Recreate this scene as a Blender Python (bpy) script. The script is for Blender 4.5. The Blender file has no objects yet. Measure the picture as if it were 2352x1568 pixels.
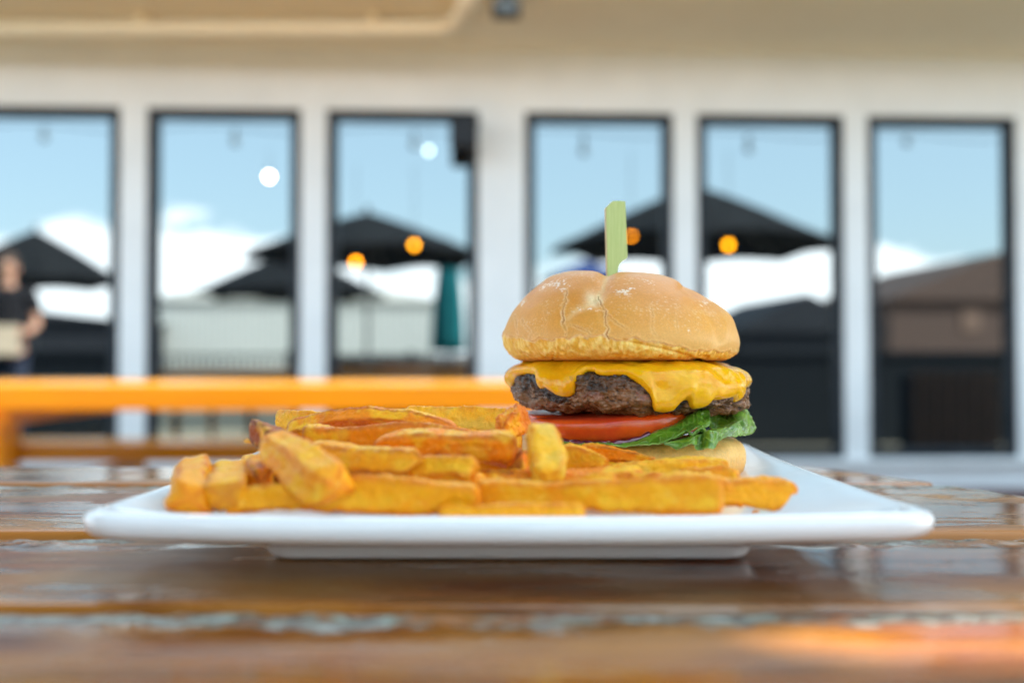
import bpy, bmesh, math, random
import numpy as np
from mathutils import Vector, Matrix

# ------------------------------------------------------------------ camera, sky, sun, exposure
S = bpy.context.scene
COL = S.collection
TABLE_Z = 0.750                      # top of the near table
CAM_Z = 0.827
PITCH = math.atan(44 / 2287)
FPX = 2287.0                         # focal length in the 2352-px-wide frame (35 mm lens)
cam_d = bpy.data.cameras.new("camera")
cam = bpy.data.objects.new("camera", cam_d)
COL.objects.link(cam)
cam.location = (0, 0, CAM_Z)
cam.rotation_euler = (math.pi / 2 + PITCH, 0, 0)
cam_d.lens = 35.0
cam_d.sensor_width = 36.0
cam_d.clip_start = 0.01
cam_d.clip_end = 2000
cam_d.dof.use_dof = True
cam_d.dof.focus_distance = 0.478
cam_d.dof.aperture_fstop = 4.0
S.camera = cam

SUN_EL = math.radians(40)
SUN_AZ = math.radians(58)            # clockwise from +Y (towards +X)
SKY_STRENGTH = 0.07
SUN_STRENGTH = 3.2
EXPOSURE = 2.72

w = bpy.data.worlds.new("World")
S.world = w
w.use_nodes = True
nt = w.node_tree
nt.nodes.clear()
def N(tree, t, **kw):
    n = tree.nodes.new(t)
    for k, v in kw.items():
        if k.startswith("i_"):
            n.inputs[k[2:].replace("_", " ")].default_value = v
        else:
            setattr(n, k, v)
    return n
sky = N(nt, "ShaderNodeTexSky", sky_type="NISHITA", sun_disc=False, sun_elevation=SUN_EL,
        sun_rotation=SUN_AZ, air_density=1.0, dust_density=1.6, ozone_density=1.4)
tc = N(nt, "ShaderNodeTexCoord")
mp = N(nt, "ShaderNodeMapping")
mp.inputs["Scale"].default_value = (1.0, 1.0, 2.6)
mp.inputs["Location"].default_value = (0.35, 0.1, 0.0)
nz = N(nt, "ShaderNodeTexNoise", i_Scale=3.6, i_Detail=7.0, i_Roughness=0.55)
sep = N(nt, "ShaderNodeSeparateXYZ")
band = N(nt, "ShaderNodeMapRange", interpolation_type="SMOOTHSTEP")
band.inputs["From Min"].default_value = 0.175
band.inputs["From Max"].default_value = 0.08
band.inputs["To Min"].default_value = -0.13
band.inputs["To Max"].default_value = 0.16
add = N(nt, "ShaderNodeMath", operation="ADD")
cr = N(nt, "ShaderNodeMapRange", interpolation_type="SMOOTHSTEP")
cr.inputs["From Min"].default_value = 0.52
cr.inputs["From Max"].default_value = 0.60
mixc = N(nt, "ShaderNodeMix", data_type="RGBA")
mixc.inputs[7].default_value = (11.8, 12.0, 12.2, 1)
bg = N(nt, "ShaderNodeBackground", i_Strength=SKY_STRENGTH)
out = N(nt, "ShaderNodeOutputWorld")
L = nt.links.new
L(tc.outputs["Generated"], mp.inputs["Vector"]); L(mp.outputs[0], nz.inputs["Vector"])
L(tc.outputs["Generated"], sep.inputs[0]); L(sep.outputs["Z"], band.inputs["Value"])
L(nz.outputs["Fac"], add.inputs[0]); L(band.outputs[0], add.inputs[1])
L(add.outputs[0], cr.inputs["Value"]); L(cr.outputs[0], mixc.inputs[0])
veil = N(nt, "ShaderNodeMix", data_type="RGBA"); veil.inputs[0].default_value = 0.46; veil.inputs[7].default_value = (5.6, 7.5, 8.3, 1)
L(sky.outputs[0], veil.inputs[6]); L(veil.outputs[2], mixc.inputs[6]); L(mixc.outputs[2], bg.inputs["Color"]); L(bg.outputs[0], out.inputs[0])

sun_d = bpy.data.lights.new("sun", "SUN")
sun_d.energy = SUN_STRENGTH
sun_d.angle = math.radians(0.5)
sun_d.color = (1.0, 0.93, 0.82)
sun = bpy.data.objects.new("sun", sun_d)
COL.objects.link(sun)
SUN_DIR = Vector((math.sin(SUN_AZ) * math.cos(SUN_EL), math.cos(SUN_AZ) * math.cos(SUN_EL), math.sin(SUN_EL)))
sun.rotation_euler = SUN_DIR.to_track_quat("Z", "Y").to_euler()
sun.location = (20, 20, 30)

S.view_settings.view_transform = "Standard"
S.view_settings.look = "None"
S.view_settings.exposure = EXPOSURE
S.view_settings.gamma = 1.0
S.view_settings.use_curve_mapping = False
S.cycles.use_denoising = True
S.cycles.max_bounces = 10
S.cycles.diffuse_bounces = 5
S.cycles.glossy_bounces = 5
S.cycles.sample_clamp_indirect = 8
S.cycles.caustics_reflective = False
S.cycles.caustics_refractive = False

# ------------------------------------------------------------------ helpers
rng = np.random.default_rng(7)
random.seed(7)
PI = math.pi
CP, SP = math.cos(PITCH), math.sin(PITCH)

def at(px, py, Y):
    """world point seen at a place of the photograph (2352 px wide) at depth Y"""
    u = (np.asarray(px, float) - 1176) / FPX
    v = (784 - np.asarray(py, float)) / FPX
    k = Y / (CP - v * SP)
    return np.stack([u * k, np.broadcast_to(Y, k.shape) * 1.0, CAM_Z + k * (SP + v * CP)], -1)

def hash3(ix, iy, iz, seed):
    h = (ix * 374761393 + iy * 668265263 + iz * 2147483647 + seed * 974634777) & 0xFFFFFFFF
    h = ((h ^ (h >> 13)) * 1274126177) & 0xFFFFFFFF
    h = h ^ (h >> 16)
    return (h & 0xFFFFFF) / float(0xFFFFFF)

def vnoise(p, seed=0):
    p = np.asarray(p, float)
    i = np.floor(p).astype(np.int64)
    f = p - i
    f = f * f * (3 - 2 * f)
    r = 0
    for dx in (0, 1):
        wx = f[..., 0] if dx else 1 - f[..., 0]
        for dy in (0, 1):
            wy = f[..., 1] if dy else 1 - f[..., 1]
            for dz in (0, 1):
                wz = f[..., 2] if dz else 1 - f[..., 2]
                r = r + wx * wy * wz * hash3(i[..., 0] + dx, i[..., 1] + dy, i[..., 2] + dz, seed)
    return r * 2 - 1

def fbm(p, scale, octaves=4, seed=0, gain=0.5):
    """p in metres, scale = feature size in metres; about -1..1"""
    q = np.asarray(p, float) / scale
    a, s, t = 1.0, 0.0, 0.0
    for o in range(octaves):
        s = s + a * vnoise(q + 17.3 * o, seed + o)
        t += a
        a *= gain
        q = q * 2.03
    return s / t

def sstep(a, b, x):
    t = np.clip((x - a) / (b - a), 0, 1)
    return t * t * (3 - 2 * t)

def mix(a, b, t):
    t = np.asarray(t)[..., None]
    return np.asarray(a) * (1 - t) + np.asarray(b) * t

def seg_dist(x, y, pts):
    d = np.full(x.shape, 1e9)
    for (ax, ay), (bx, by) in zip(pts[:-1], pts[1:]):
        vx, vy = bx - ax, by - ay
        t = np.clip(((x - ax) * vx + (y - ay) * vy) / (vx * vx + vy * vy), 0, 1)
        d = np.minimum(d, np.hypot(x - ax - t * vx, y - ay - t * vy))
    return d

def raw_mesh(name, V, F, mat, parent=None, smooth=True, col=None):
    me = bpy.data.meshes.new(name)
    V = np.asarray(V, np.float32).reshape(-1, 3)
    F = np.asarray(F, np.int32)
    me.vertices.add(len(V)); me.vertices.foreach_set("co", V.ravel())
    k = F.shape[1]
    me.loops.add(F.size); me.loops.foreach_set("vertex_index", F.ravel())
    me.polygons.add(len(F))
    me.polygons.foreach_set("loop_start", np.arange(0, F.size, k, dtype=np.int32))
    me.polygons.foreach_set("loop_total", np.full(len(F), k, dtype=np.int32))
    me.update(calc_edges=True)
    me.validate()
    if smooth:
        me.polygons.foreach_set("use_smooth", np.ones(len(me.polygons), dtype=bool))
    if col is not None:
        a = me.color_attributes.new("tone", "FLOAT_COLOR", "POINT")
        c = np.ones((len(V), 4), np.float32); c[:, :3] = np.asarray(col).reshape(-1, 3)
        a.data.foreach_set("color", c.ravel())
    if mat: me.materials.append(mat)
    o = bpy.data.objects.new(name, me)
    COL.objects.link(o)
    if parent is not None:
        o.parent = parent
    return o

def local(P, parent):
    """world points -> the parent's frame (things are only translated)"""
    return np.asarray(P) - np.array(parent.location) if parent is not None else P

def grid(name, P, mat, parent=None, wrap=False, col=None):
    """P[n_around, n_along, 3] world points; wrap joins the first axis"""
    n, m = P.shape[:2]
    idx = np.arange(n * m).reshape(n, m)
    a = idx if wrap else idx[:-1]
    b = np.roll(idx, -1, 0) if wrap else idx[1:]
    F = np.stack([a[:, :-1], b[:, :-1], b[:, 1:], a[:, 1:]], -1).reshape(-1, 4)
    return raw_mesh(name, local(P.reshape(-1, 3), parent), F, mat, parent, True, col)

class MB:
    def __init__(s): s.bm = bmesh.new()
    def box(s, c, d, rot=None, bevel=0.0):
        r = bmesh.ops.create_cube(s.bm, size=1.0)
        vs = r["verts"]
        M = Matrix.Translation(Vector(c)) @ (rot.to_4x4() if rot else Matrix()) @ Matrix.Diagonal((*d, 1))
        bmesh.ops.transform(s.bm, matrix=M, verts=vs)
        if bevel:
            es = list({e for v in vs for e in v.link_edges})
            bmesh.ops.bevel(s.bm, geom=es, offset=bevel, segments=2, affect="EDGES", profile=0.5)
        return s
    def span(s, lo, hi, bevel=0.0):
        c = [(a + b) / 2 for a, b in zip(lo, hi)]; d = [b - a for a, b in zip(lo, hi)]
        return s.box(c, d, None, bevel)
    def bar(s, a, b, wx, wz, bevel=0.0):
        a, b = Vector(a), Vector(b)
        q = (b - a).to_track_quat("Y", "Z").to_matrix()
        return s.box((a + b) / 2, (wx, (b - a).length, wz), q, bevel)
    def cyl(s, a, b, r0, r1=None, seg=16):
        a, b = Vector(a), Vector(b)
        r1 = r0 if r1 is None else r1
        q = (b - a).to_track_quat("Z", "Y").to_matrix().to_4x4()
        M = Matrix.Translation((a + b) / 2) @ q
        bmesh.ops.create_cone(s.bm, cap_ends=True, segments=seg, radius1=r0, radius2=r1, depth=(b - a).length, matrix=M)
        return s
    def ball(s, c, r, sc=(1, 1, 1), seg=20):
        M = Matrix.Translation(Vector(c)) @ Matrix.Diagonal((*sc, 1))
        bmesh.ops.create_uvsphere(s.bm, u_segments=seg, v_segments=seg // 2 + 2, radius=r, matrix=M)
        return s
    def tube(s, pts, r, seg=10):
        pts = [Vector(p) for p in pts]
        rings = []
        up = Vector((0, 0, 1))
        for i, p in enumerate(pts):
            t = (pts[min(i + 1, len(pts) - 1)] - pts[max(i - 1, 0)]).normalized()
            if abs(t.dot(up)) > 0.98: up = Vector((0, 1, 0))
            u = t.cross(up).normalized(); v = t.cross(u)
            rr = r[i] if hasattr(r, "__len__") else r
            rings.append([s.bm.verts.new(p + (u * math.cos(2 * PI * k / seg) + v * math.sin(2 * PI * k / seg)) * rr) for k in range(seg)])
        for A, B in zip(rings[:-1], rings[1:]):
            for k in range(seg):
                s.bm.faces.new((A[k], A[(k + 1) % seg], B[(k + 1) % seg], B[k]))
        s.bm.faces.new(rings[0]); s.bm.faces.new(rings[-1][::-1])
        return s
    def build(s, name, mat, parent=None, smooth=False):
        bmesh.ops.recalc_face_normals(s.bm, faces=s.bm.faces)
        me = bpy.data.meshes.new(name)
        if parent is not None:
            bmesh.ops.translate(s.bm, vec=-Vector(parent.matrix_basis.translation), verts=s.bm.verts)
        s.bm.to_mesh(me); s.bm.free()
        if smooth:
            for p in me.polygons: p.use_smooth = True
        me.materials.append(mat)
        o = bpy.data.objects.new(name, me); COL.objects.link(o)
        if parent is not None: o.parent = parent
        return o

def tag(o, label=None, cat=None, group=None, kind=None):
    if label: o["label"] = label
    if cat: o["category"] = cat
    if group: o["group"] = group
    if kind: o["kind"] = kind
    return o

def empty(name, loc, label, cat, group=None):
    o = bpy.data.objects.new(name, None); COL.objects.link(o)
    o.location = loc; o.empty_display_size = 0.02
    return tag(o, label, cat, group)

# ------------------------------------------------------------------ materials
def mat(name, color=(0.5, 0.5, 0.5), rough=0.5, **kw):
    m = bpy.data.materials.new(name); m.use_nodes = True
    b = m.node_tree.nodes["Principled BSDF"]
    b.inputs["Base Color"].default_value = (*color, 1)
    b.inputs["Roughness"].default_value = rough
    for k, v in kw.items():
        b.inputs[k].default_value = v
    return m
def bsdf(m): return m.node_tree.nodes["Principled BSDF"]

def noise_mat(name, c1, c2, scale=20, rough=0.5, bump=0.0, bscale=None, stretch=(1, 1, 1), detail=5, bdist=0.002, lo=0.35, hi=0.65, **kw):
    m = mat(name, c1, rough, **kw); t = m.node_tree; b = bsdf(m); L = t.links.new
    tc = N(t, "ShaderNodeTexCoord"); mp = N(t, "ShaderNodeMapping"); mp.inputs["Scale"].default_value = stretch
    L(tc.outputs["Object"], mp.inputs[0])
    n = N(t, "ShaderNodeTexNoise", i_Scale=scale, i_Detail=detail, i_Roughness=0.6)
    L(mp.outputs[0], n.inputs["Vector"])
    r = N(t, "ShaderNodeMapRange"); r.inputs[1].default_value = lo; r.inputs[2].default_value = hi
    L(n.outputs["Fac"], r.inputs[0])
    x = N(t, "ShaderNodeMix", data_type="RGBA"); x.inputs[6].default_value = (*c1, 1); x.inputs[7].default_value = (*c2, 1)
    L(r.outputs[0], x.inputs[0]); L(x.outputs[2], b.inputs["Base Color"])
    if bump:
        n2 = N(t, "ShaderNodeTexNoise", i_Scale=bscale or scale * 3, i_Detail=6.0, i_Roughness=0.6)
        L(mp.outputs[0], n2.inputs["Vector"])
        bp = N(t, "ShaderNodeBump", i_Strength=bump, i_Distance=bdist)
        L(n2.outputs["Fac"], bp.inputs["Height"]); L(bp.outputs[0], b.inputs["Normal"])
    return m

def tone_mat(name, rough=0.5, bump=0.3, bscale=900, bdist=0.0004, var=0.15, vscale=700, speck=None, speck_scale=1200, speck_at=0.68,
             rvar=0.0, **kw):
    """base colour from the mesh's own colouring, broken up by fine noise"""
    m = mat(name, (0.5, 0.5, 0.5), rough, **kw); t = m.node_tree; b = bsdf(m); L = t.links.new
    at_ = N(t, "ShaderNodeAttribute", attribute_name="tone")
    tc = N(t, "ShaderNodeTexCoord")
    n = N(t, "ShaderNodeTexNoise", i_Scale=vscale, i_Detail=5.0, i_Roughness=0.65)
    L(tc.outputs["Object"], n.inputs["Vector"])
    r = N(t, "ShaderNodeMapRange"); r.inputs[1].default_value = 0.3; r.inputs[2].default_value = 0.7
    r.inputs[3].default_value = 1 - var; r.inputs[4].default_value = 1 + var
    L(n.outputs["Fac"], r.inputs[0])
    mul = N(t, "ShaderNodeVectorMath", operation="MULTIPLY")
    cb = N(t, "ShaderNodeCombineXYZ")
    for k in range(3): L(r.outputs[0], cb.inputs[k])
    L(at_.outputs["Color"], mul.inputs[0]); L(cb.outputs[0], mul.inputs[1])
    last = mul.outputs[0]
    if speck:
        n3 = N(t, "ShaderNodeTexNoise", i_Scale=speck_scale, i_Detail=3.0, i_Roughness=0.7)
        L(tc.outputs["Object"], n3.inputs["Vector"])
        r3 = N(t, "ShaderNodeMapRange"); r3.inputs[1].default_value = speck_at; r3.inputs[2].default_value = speck_at + 0.05
        L(n3.outputs["Fac"], r3.inputs[0])
        x = N(t, "ShaderNodeMix", data_type="RGBA"); x.inputs[7].default_value = (*speck, 1)
        L(r3.outputs[0], x.inputs[0]); L(last, x.inputs[6]); last = x.outputs[2]
    L(last, b.inputs["Base Color"])
    if rvar:
        n4 = N(t, "ShaderNodeTexNoise", i_Scale=vscale * 0.3, i_Detail=4.0); L(tc.outputs["Object"], n4.inputs["Vector"])
        r4 = N(t, "ShaderNodeMapRange"); r4.inputs[1].default_value = 0.35; r4.inputs[2].default_value = 0.65
        r4.inputs[3].default_value = rough - rvar; r4.inputs[4].default_value = rough + rvar
        L(n4.outputs["Fac"], r4.inputs[0]); L(r4.outputs[0], b.inputs["Roughness"])
    n2 = N(t, "ShaderNodeTexNoise", i_Scale=bscale, i_Detail=6.0, i_Roughness=0.65)
    L(tc.outputs["Object"], n2.inputs["Vector"])
    bp = N(t, "ShaderNodeBump", i_Strength=bump, i_Distance=bdist)
    L(n2.outputs["Fac"], bp.inputs["Height"]); L(bp.outputs[0], b.inputs["Normal"])
    return m

SSS = {"Subsurface Weight": 0.25, "Subsurface Scale": 0.004}
M = {}
M["wall"] = noise_mat("white_painted_wall", (0.75, 0.765, 0.77), (0.70, 0.715, 0.72), scale=3, rough=0.7, bump=0.2, bscale=60)
M["soffit"] = noise_mat("beige_soffit_paint", (0.88, 0.80, 0.63), (0.85, 0.77, 0.60), scale=4, rough=0.75, bump=0.2, bscale=40)
M["pipe"] = noise_mat("cream_pipe_paint", (0.88, 0.80, 0.62), (0.85, 0.76, 0.59), scale=6, rough=0.5)
M["frame"] = noise_mat("dark_window_frame", (0.018, 0.022, 0.028), (0.03, 0.034, 0.04), scale=8, rough=0.45)
M["black"] = noise_mat("black_plastic", (0.012, 0.012, 0.014), (0.02, 0.02, 0.022), scale=10, rough=0.5)
M["canopy"] = noise_mat("black_canopy_cloth", (0.008, 0.009, 0.010), (0.016, 0.017, 0.019), scale=5, rough=0.85, bump=0.3, bscale=300)
M["pole"] = noise_mat("dark_metal", (0.05, 0.05, 0.055), (0.08, 0.08, 0.085), scale=10, rough=0.4)
M["teal"] = noise_mat("teal_canopy_cloth", (0.008, 0.10, 0.12), (0.012, 0.13, 0.15), scale=6, rough=0.85)
M["blue"] = noise_mat("blue_awning_cloth", (0.008, 0.03, 0.14), (0.012, 0.04, 0.17), scale=6, rough=0.85)
M["ground"] = noise_mat("red_brown_paving", (0.24, 0.21, 0.15), (0.29, 0.255, 0.185), scale=2, rough=0.8, bump=0.4, bscale=40)
M["darkwood"] = noise_mat("black_stained_boards", (0.008, 0.011, 0.015), (0.014, 0.018, 0.022), scale=5, rough=0.7, stretch=(8, 8, 1))
M["brick"] = noise_mat("brown_brick", (0.085, 0.050, 0.038), (0.055, 0.032, 0.026), scale=4, rough=0.85)
M["white_siding"] = noise_mat("white_siding", (0.74, 0.75, 0.74), (0.68, 0.69, 0.68), scale=4, rough=0.7)
M["grey_roof"] = noise_mat("dark_grey_roofing", (0.018, 0.020, 0.026), (0.026, 0.029, 0.035), scale=4, rough=0.8)
M["batten"] = noise_mat("pale_grey_battens", (0.60, 0.62, 0.61), (0.55, 0.57, 0.56), scale=4, rough=0.7)
M["brownwood"] = noise_mat("weathered_brown_wood", (0.16, 0.09, 0.06), (0.10, 0.06, 0.045), scale=6, rough=0.7, stretch=(8, 8, 1))
M["leafdark"] = noise_mat("hedge_leaves", (0.05, 0.10, 0.02), (0.09, 0.15, 0.03), scale=20, rough=0.6)
M["skin"] = noise_mat("skin", (0.62, 0.34, 0.24), (0.56, 0.30, 0.21), scale=30, rough=0.5, **SSS)
M["shirt"] = noise_mat("black_cotton", (0.014, 0.014, 0.017), (0.025, 0.025, 0.03), scale=30, rough=0.85)
M["jeans"] = noise_mat("dark_denim", (0.02, 0.03, 0.06), (0.03, 0.04, 0.08), scale=60, rough=0.85)
M["hair"] = noise_mat("brown_hair", (0.05, 0.028, 0.018), (0.09, 0.05, 0.03), scale=80, rough=0.5)
M["card"] = noise_mat("cream_cardboard", (0.66, 0.56, 0.44), (0.60, 0.50, 0.39), scale=10, rough=0.8)
M["orange"] = noise_mat("orange_varnished_cedar", (0.70, 0.285, 0.002), (0.60, 0.22, 0.002), scale=3, rough=0.22,
                        stretch=(1, 9, 9), bump=0.15, bscale=12, detail=6)
M["orange"].node_tree.nodes["Principled BSDF"].inputs["Coat Weight"].default_value = 0.05
M["orange"].node_tree.nodes["Principled BSDF"].inputs["Specular IOR Level"].default_value = 0.3
M["orange"].node_tree.nodes["Principled BSDF"].inputs["Coat Roughness"].default_value = 0.12

for k_ in ("canopy", "darkwood", "grey_roof", "frame", "black", "teal", "blue", "shirt"):
    bsdf(M[k_]).inputs["Specular IOR Level"].default_value = 0.10
bsdf(M["wall"]).inputs["Specular IOR Level"].default_value = 0.25

# glass that mirrors the terrace: a dark tinted pane with a reflective film
def glass_mat():
    m = bpy.data.materials.new("mirror_tinted_glass"); m.use_nodes = True; t = m.node_tree; t.nodes.clear(); L = t.links.new
    o = N(t, "ShaderNodeOutputMaterial"); x = N(t, "ShaderNodeMixShader")
    g = N(t, "ShaderNodeBsdfGlossy", i_Roughness=0.0); g.inputs["Color"].default_value = (0.86, 0.97, 1.0, 1)
    d = N(t, "ShaderNodeBsdfDiffuse"); d.inputs["Color"].default_value = (0.0015, 0.003, 0.005, 1)
    f = N(t, "ShaderNodeFresnel", i_IOR=1.5)
    r = N(t, "ShaderNodeMapRange"); r.inputs[3].default_value = 0.27; r.inputs[4].default_value = 1.0
    tc = N(t, "ShaderNodeTexCoord"); n = N(t, "ShaderNodeTexNoise", i_Scale=1.3, i_Detail=1.0)
    bp = N(t, "ShaderNodeBump", i_Strength=0.05, i_Distance=0.004)
    L(tc.outputs["Object"], n.inputs["Vector"]); L(n.outputs["Fac"], bp.inputs["Height"]); L(bp.outputs[0], g.inputs["Normal"])
    L(f.outputs[0], r.inputs[0]); L(r.outputs[0], x.inputs[0]); L(d.outputs[0], x.inputs[1]); L(g.outputs[0], x.inputs[2]); L(x.outputs[0], o.inputs[0])
    return m
M["glass"] = glass_mat()

def emit_mat(name, color, s):
    m = mat(name, color, 0.3); b = bsdf(m)
    b.inputs["Emission Color"].default_value = (*color, 1); b.inputs["Emission Strength"].default_value = s
    return m
M["bulb_amber"] = emit_mat("glowing_amber_bulb", (1.0, 0.27, 0.001), 10)
M["bulb_gold"] = emit_mat("glowing_gold_bulb", (1.0, 0.33, 0.002), 7)
M["bulb_warm"] = emit_mat("glowing_warm_white_bulb", (1.0, 0.82, 0.70), 16)
M["bulb_pale"] = emit_mat("glowing_pale_bulb", (0.75, 0.85, 0.9), 3)
M["bulb_off"] = mat("clear_bulb_glass", (0.25, 0.3, 0.33), 0.1, **{"Transmission Weight": 0.3})

# varnished, worn table boards; "tone" red = weathering along the joint, green = paler orange near edge
def board_mat():
    m = mat("worn_varnished_boards", (0.3, 0.1, 0.03), 0.2); t = m.node_tree; b = bsdf(m); L = t.links.new
    tc = N(t, "ShaderNodeTexCoord")
    def nse(scale, stretch, detail=6, rough=0.6, off=0):
        mp = N(t, "ShaderNodeMapping"); mp.inputs["Scale"].default_value = stretch; mp.inputs["Location"].default_value = (off, off, 0)
        L(tc.outputs["Object"], mp.inputs[0])
        n = N(t, "ShaderNodeTexNoise", i_Scale=scale, i_Detail=detail, i_Roughness=rough); L(mp.outputs[0], n.inputs["Vector"])
        return n.outputs["Fac"]
    def mr(v, a, b_, c=0.0, d=1.0):
        r = N(t, "ShaderNodeMapRange"); r.inputs[1].default_value = a; r.inputs[2].default_value = b_; r.inputs[3].default_value = c; r.inputs[4].default_value = d
        L(v, r.inputs[0]); return r.outputs[0]
    def mx(f, a, c):
        x = N(t, "ShaderNodeMix", data_type="RGBA")
        if isinstance(f, float): x.inputs[0].default_value = f
        else: L(f, x.inputs[0])
        for i, q in ((6, a), (7, c)):
            if isinstance(q, tuple): x.inputs[i].default_value = (*q, 1)
            else: L(q, x.inputs[i])
        return x.outputs[2]
    def mth(op, a, c):
        n = N(t, "ShaderNodeMath", operation=op)
        for i, q in ((0, a), (1, c)):
            if isinstance(q, (int, float)): n.inputs[i].default_value = q
            else: L(q, n.inputs[i])
        return n.outputs[0]
    at_ = N(t, "ShaderNodeAttribute", attribute_name="tone"); sp = N(t, "ShaderNodeSeparateColor"); L(at_.outputs["Color"], sp.inputs[0])
    grain = nse(9, (1, 22, 4), 7, 0.65)
    broad = nse(5, (1, 2.2, 1), 4, 0.55, 3)
    fine = nse(60, (1, 14, 4), 6, 0.7, 9)
    c = mx(mr(grain, 0.38, 0.62), (0.30, 0.078, 0.010), (0.060, 0.014, 0.005))
    c = mx(mr(broad, 0.46, 0.62, 0.0, 0.85), c, (0.42, 0.175, 0.022))
    c = mx(mr(nse(3.5, (1, 2.0, 1), 5, 0.6, 31), 0.55, 0.66, 0.0, 0.7), c, (0.30, 0.17, 0.075))
    c = mx(mr(fine, 0.60, 0.70, 0.0, 0.6), c, (0.06, 0.022, 0.014))
    c = mx(mth("MULTIPLY", sp.outputs[1], mr(broad, 0.40, 0.58, 0.15, 1.0)), c, (0.44, 0.16, 0.03))
    # weathered, flaking strip
    wn = nse(120, (1, 2.0, 2), 7, 0.75, 5)
    w2 = nse(21, (1, 1.4, 1), 8, 0.68, 11)
    wc = mx(mr(w2, 0.42, 0.58), (0.13, 0.14, 0.07), (0.38, 0.40, 0.36))
    wc = mx(mr(wn, 0.47, 0.53), wc, (0.07, 0.04, 0.022))
    wm = mr(mth("ADD", mth("MULTIPLY", sp.outputs[0], 1.0), mth("MULTIPLY", mth("SUBTRACT", w2, 0.5), 4.0)), 0.72, 0.90)
    c = mx(wm, c, wc)
    L(c, b.inputs["Base Color"])
    peel = mr(nse(14, (1, 3.0, 1), 7, 0.7, 21), 0.50, 0.60)       # where the varnish has worn thin
    bare = mth("MAXIMUM", mr(nse(7, (1, 3.2, 1), 9, 0.68, 51), 0.505, 0.535), mr(nse(26, (1, 5, 1), 6, 0.7, 57), 0.60, 0.63))
    rg = mth("ADD", mth("MULTIPLY", peel, 0.05), 0.03)
    rg = mth("ADD", rg, mth("MULTIPLY", bare, 0.30))
    rg = mth("ADD", rg, mth("MULTIPLY", wm, 0.35))
    L(rg, b.inputs["Roughness"])
    L(mth("SUBTRACT", 0.72, mth("MULTIPLY", bare, 0.42)), b.inputs["Specular IOR Level"])
    h = mth("ADD", mth("MULTIPLY", fine, 0.35), mth("MULTIPLY", peel, -0.25))
    h = mth("ADD", h, mth("MULTIPLY", nse(10, (1, 14, 1), 3, 0.5, 2), 1.0))
    h = mth("ADD", h, mth("MULTIPLY", nse(34, (1, 9, 1), 4, 0.6, 41), 0.7))
    h = mth("ADD", h, mth("MULTIPLY", mth("MULTIPLY", wm, wn), 11.0))
    h = mth("ADD", h, mth("MULTIPLY", bare, -0.5))
    bp = N(t, "ShaderNodeBump", i_Strength=0.11, i_Distance=0.0006); L(h, bp.inputs["Height"]); L(bp.outputs[0], b.inputs["Normal"])
    return m
M["board"] = board_mat()
M["debris"] = noise_mat("dark_packed_debris", (0.030, 0.018, 0.011), (0.09, 0.085, 0.06), scale=90, rough=0.9, lo=.5, hi=.7)

# ------------------------------------------------------------------ ground
g = MB(); g.box((0, 0, -0.05), (600, 600, 0.1))
tag(g.build("ground", M["ground"]), kind="structure")

M["maroon"] = noise_mat("maroon_painted_concrete", (0.10, 0.030, 0.030), (0.075, 0.022, 0.024), scale=2, rough=0.7)
g = MB(); g.bm.faces.new([g.bm.verts.new(v) for v in ((-12, 5.0, .004), (12, 6.13, .004), (12, 7.2, .004), (-12, 6.0, .004))])
tag(g.build("walkway", M["maroon"]), kind="structure")

# ------------------------------------------------------------------ the restaurant's window front (turned 2.7 degrees)
WD, WS = 6.3, 0.047
WALL_LEN = math.sqrt(1 + WS * WS)
def wall_x(px):          # wall coordinate (metres along the wall) where the photo column px meets it
    u = (px - 1176) / FPX
    X = u * WD / (1 - WS * u)
    return X * WALL_LEN
def mirror(p):           # a point seen in the windows -> where it really stands
    n = np.array([-WS, 1.0]) / WALL_LEN
    d = (p[0] * n[0] + (p[1] - WD) * n[1])
    return np.array([p[0] - 2 * d * n[0], p[1] - 2 * d * n[1], p[2]])
def seen(px, py, D): return mirror(at(px, py, D))

bld = empty("restaurant_building", (0, 0, 0), "white restaurant building with a row of tall dark framed mirror windows", "building")
ang = math.atan(WS)
bld.location = (0, WD, 0); bld.rotation_euler = (0, 0, ang)
def wpart(name, lo, hi, m, parent=None, bevel=0.0):
    b = MB(); b.span(lo, hi, bevel)
    me_parent = parent or bld
    bmesh.ops.recalc_face_normals(b.bm, faces=b.bm.faces)
    me = bpy.data.meshes.new(name); b.bm.to_mesh(me); b.bm.free(); me.materials.append(m)
    o = bpy.data.objects.new(name, me); COL.objects.link(o); o.parent = me_parent
    return o
WZ0, WZ1, SOF = 0.200, 2.41, 2.80
wins = [(-70, 272), (333, 689), (748, 1098), (1206, 1548), (1602, 1942), (1996, 2340), (2400, 2730)]
wx = [(wall_x(a), wall_x(b)) for a, b in wins]
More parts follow.
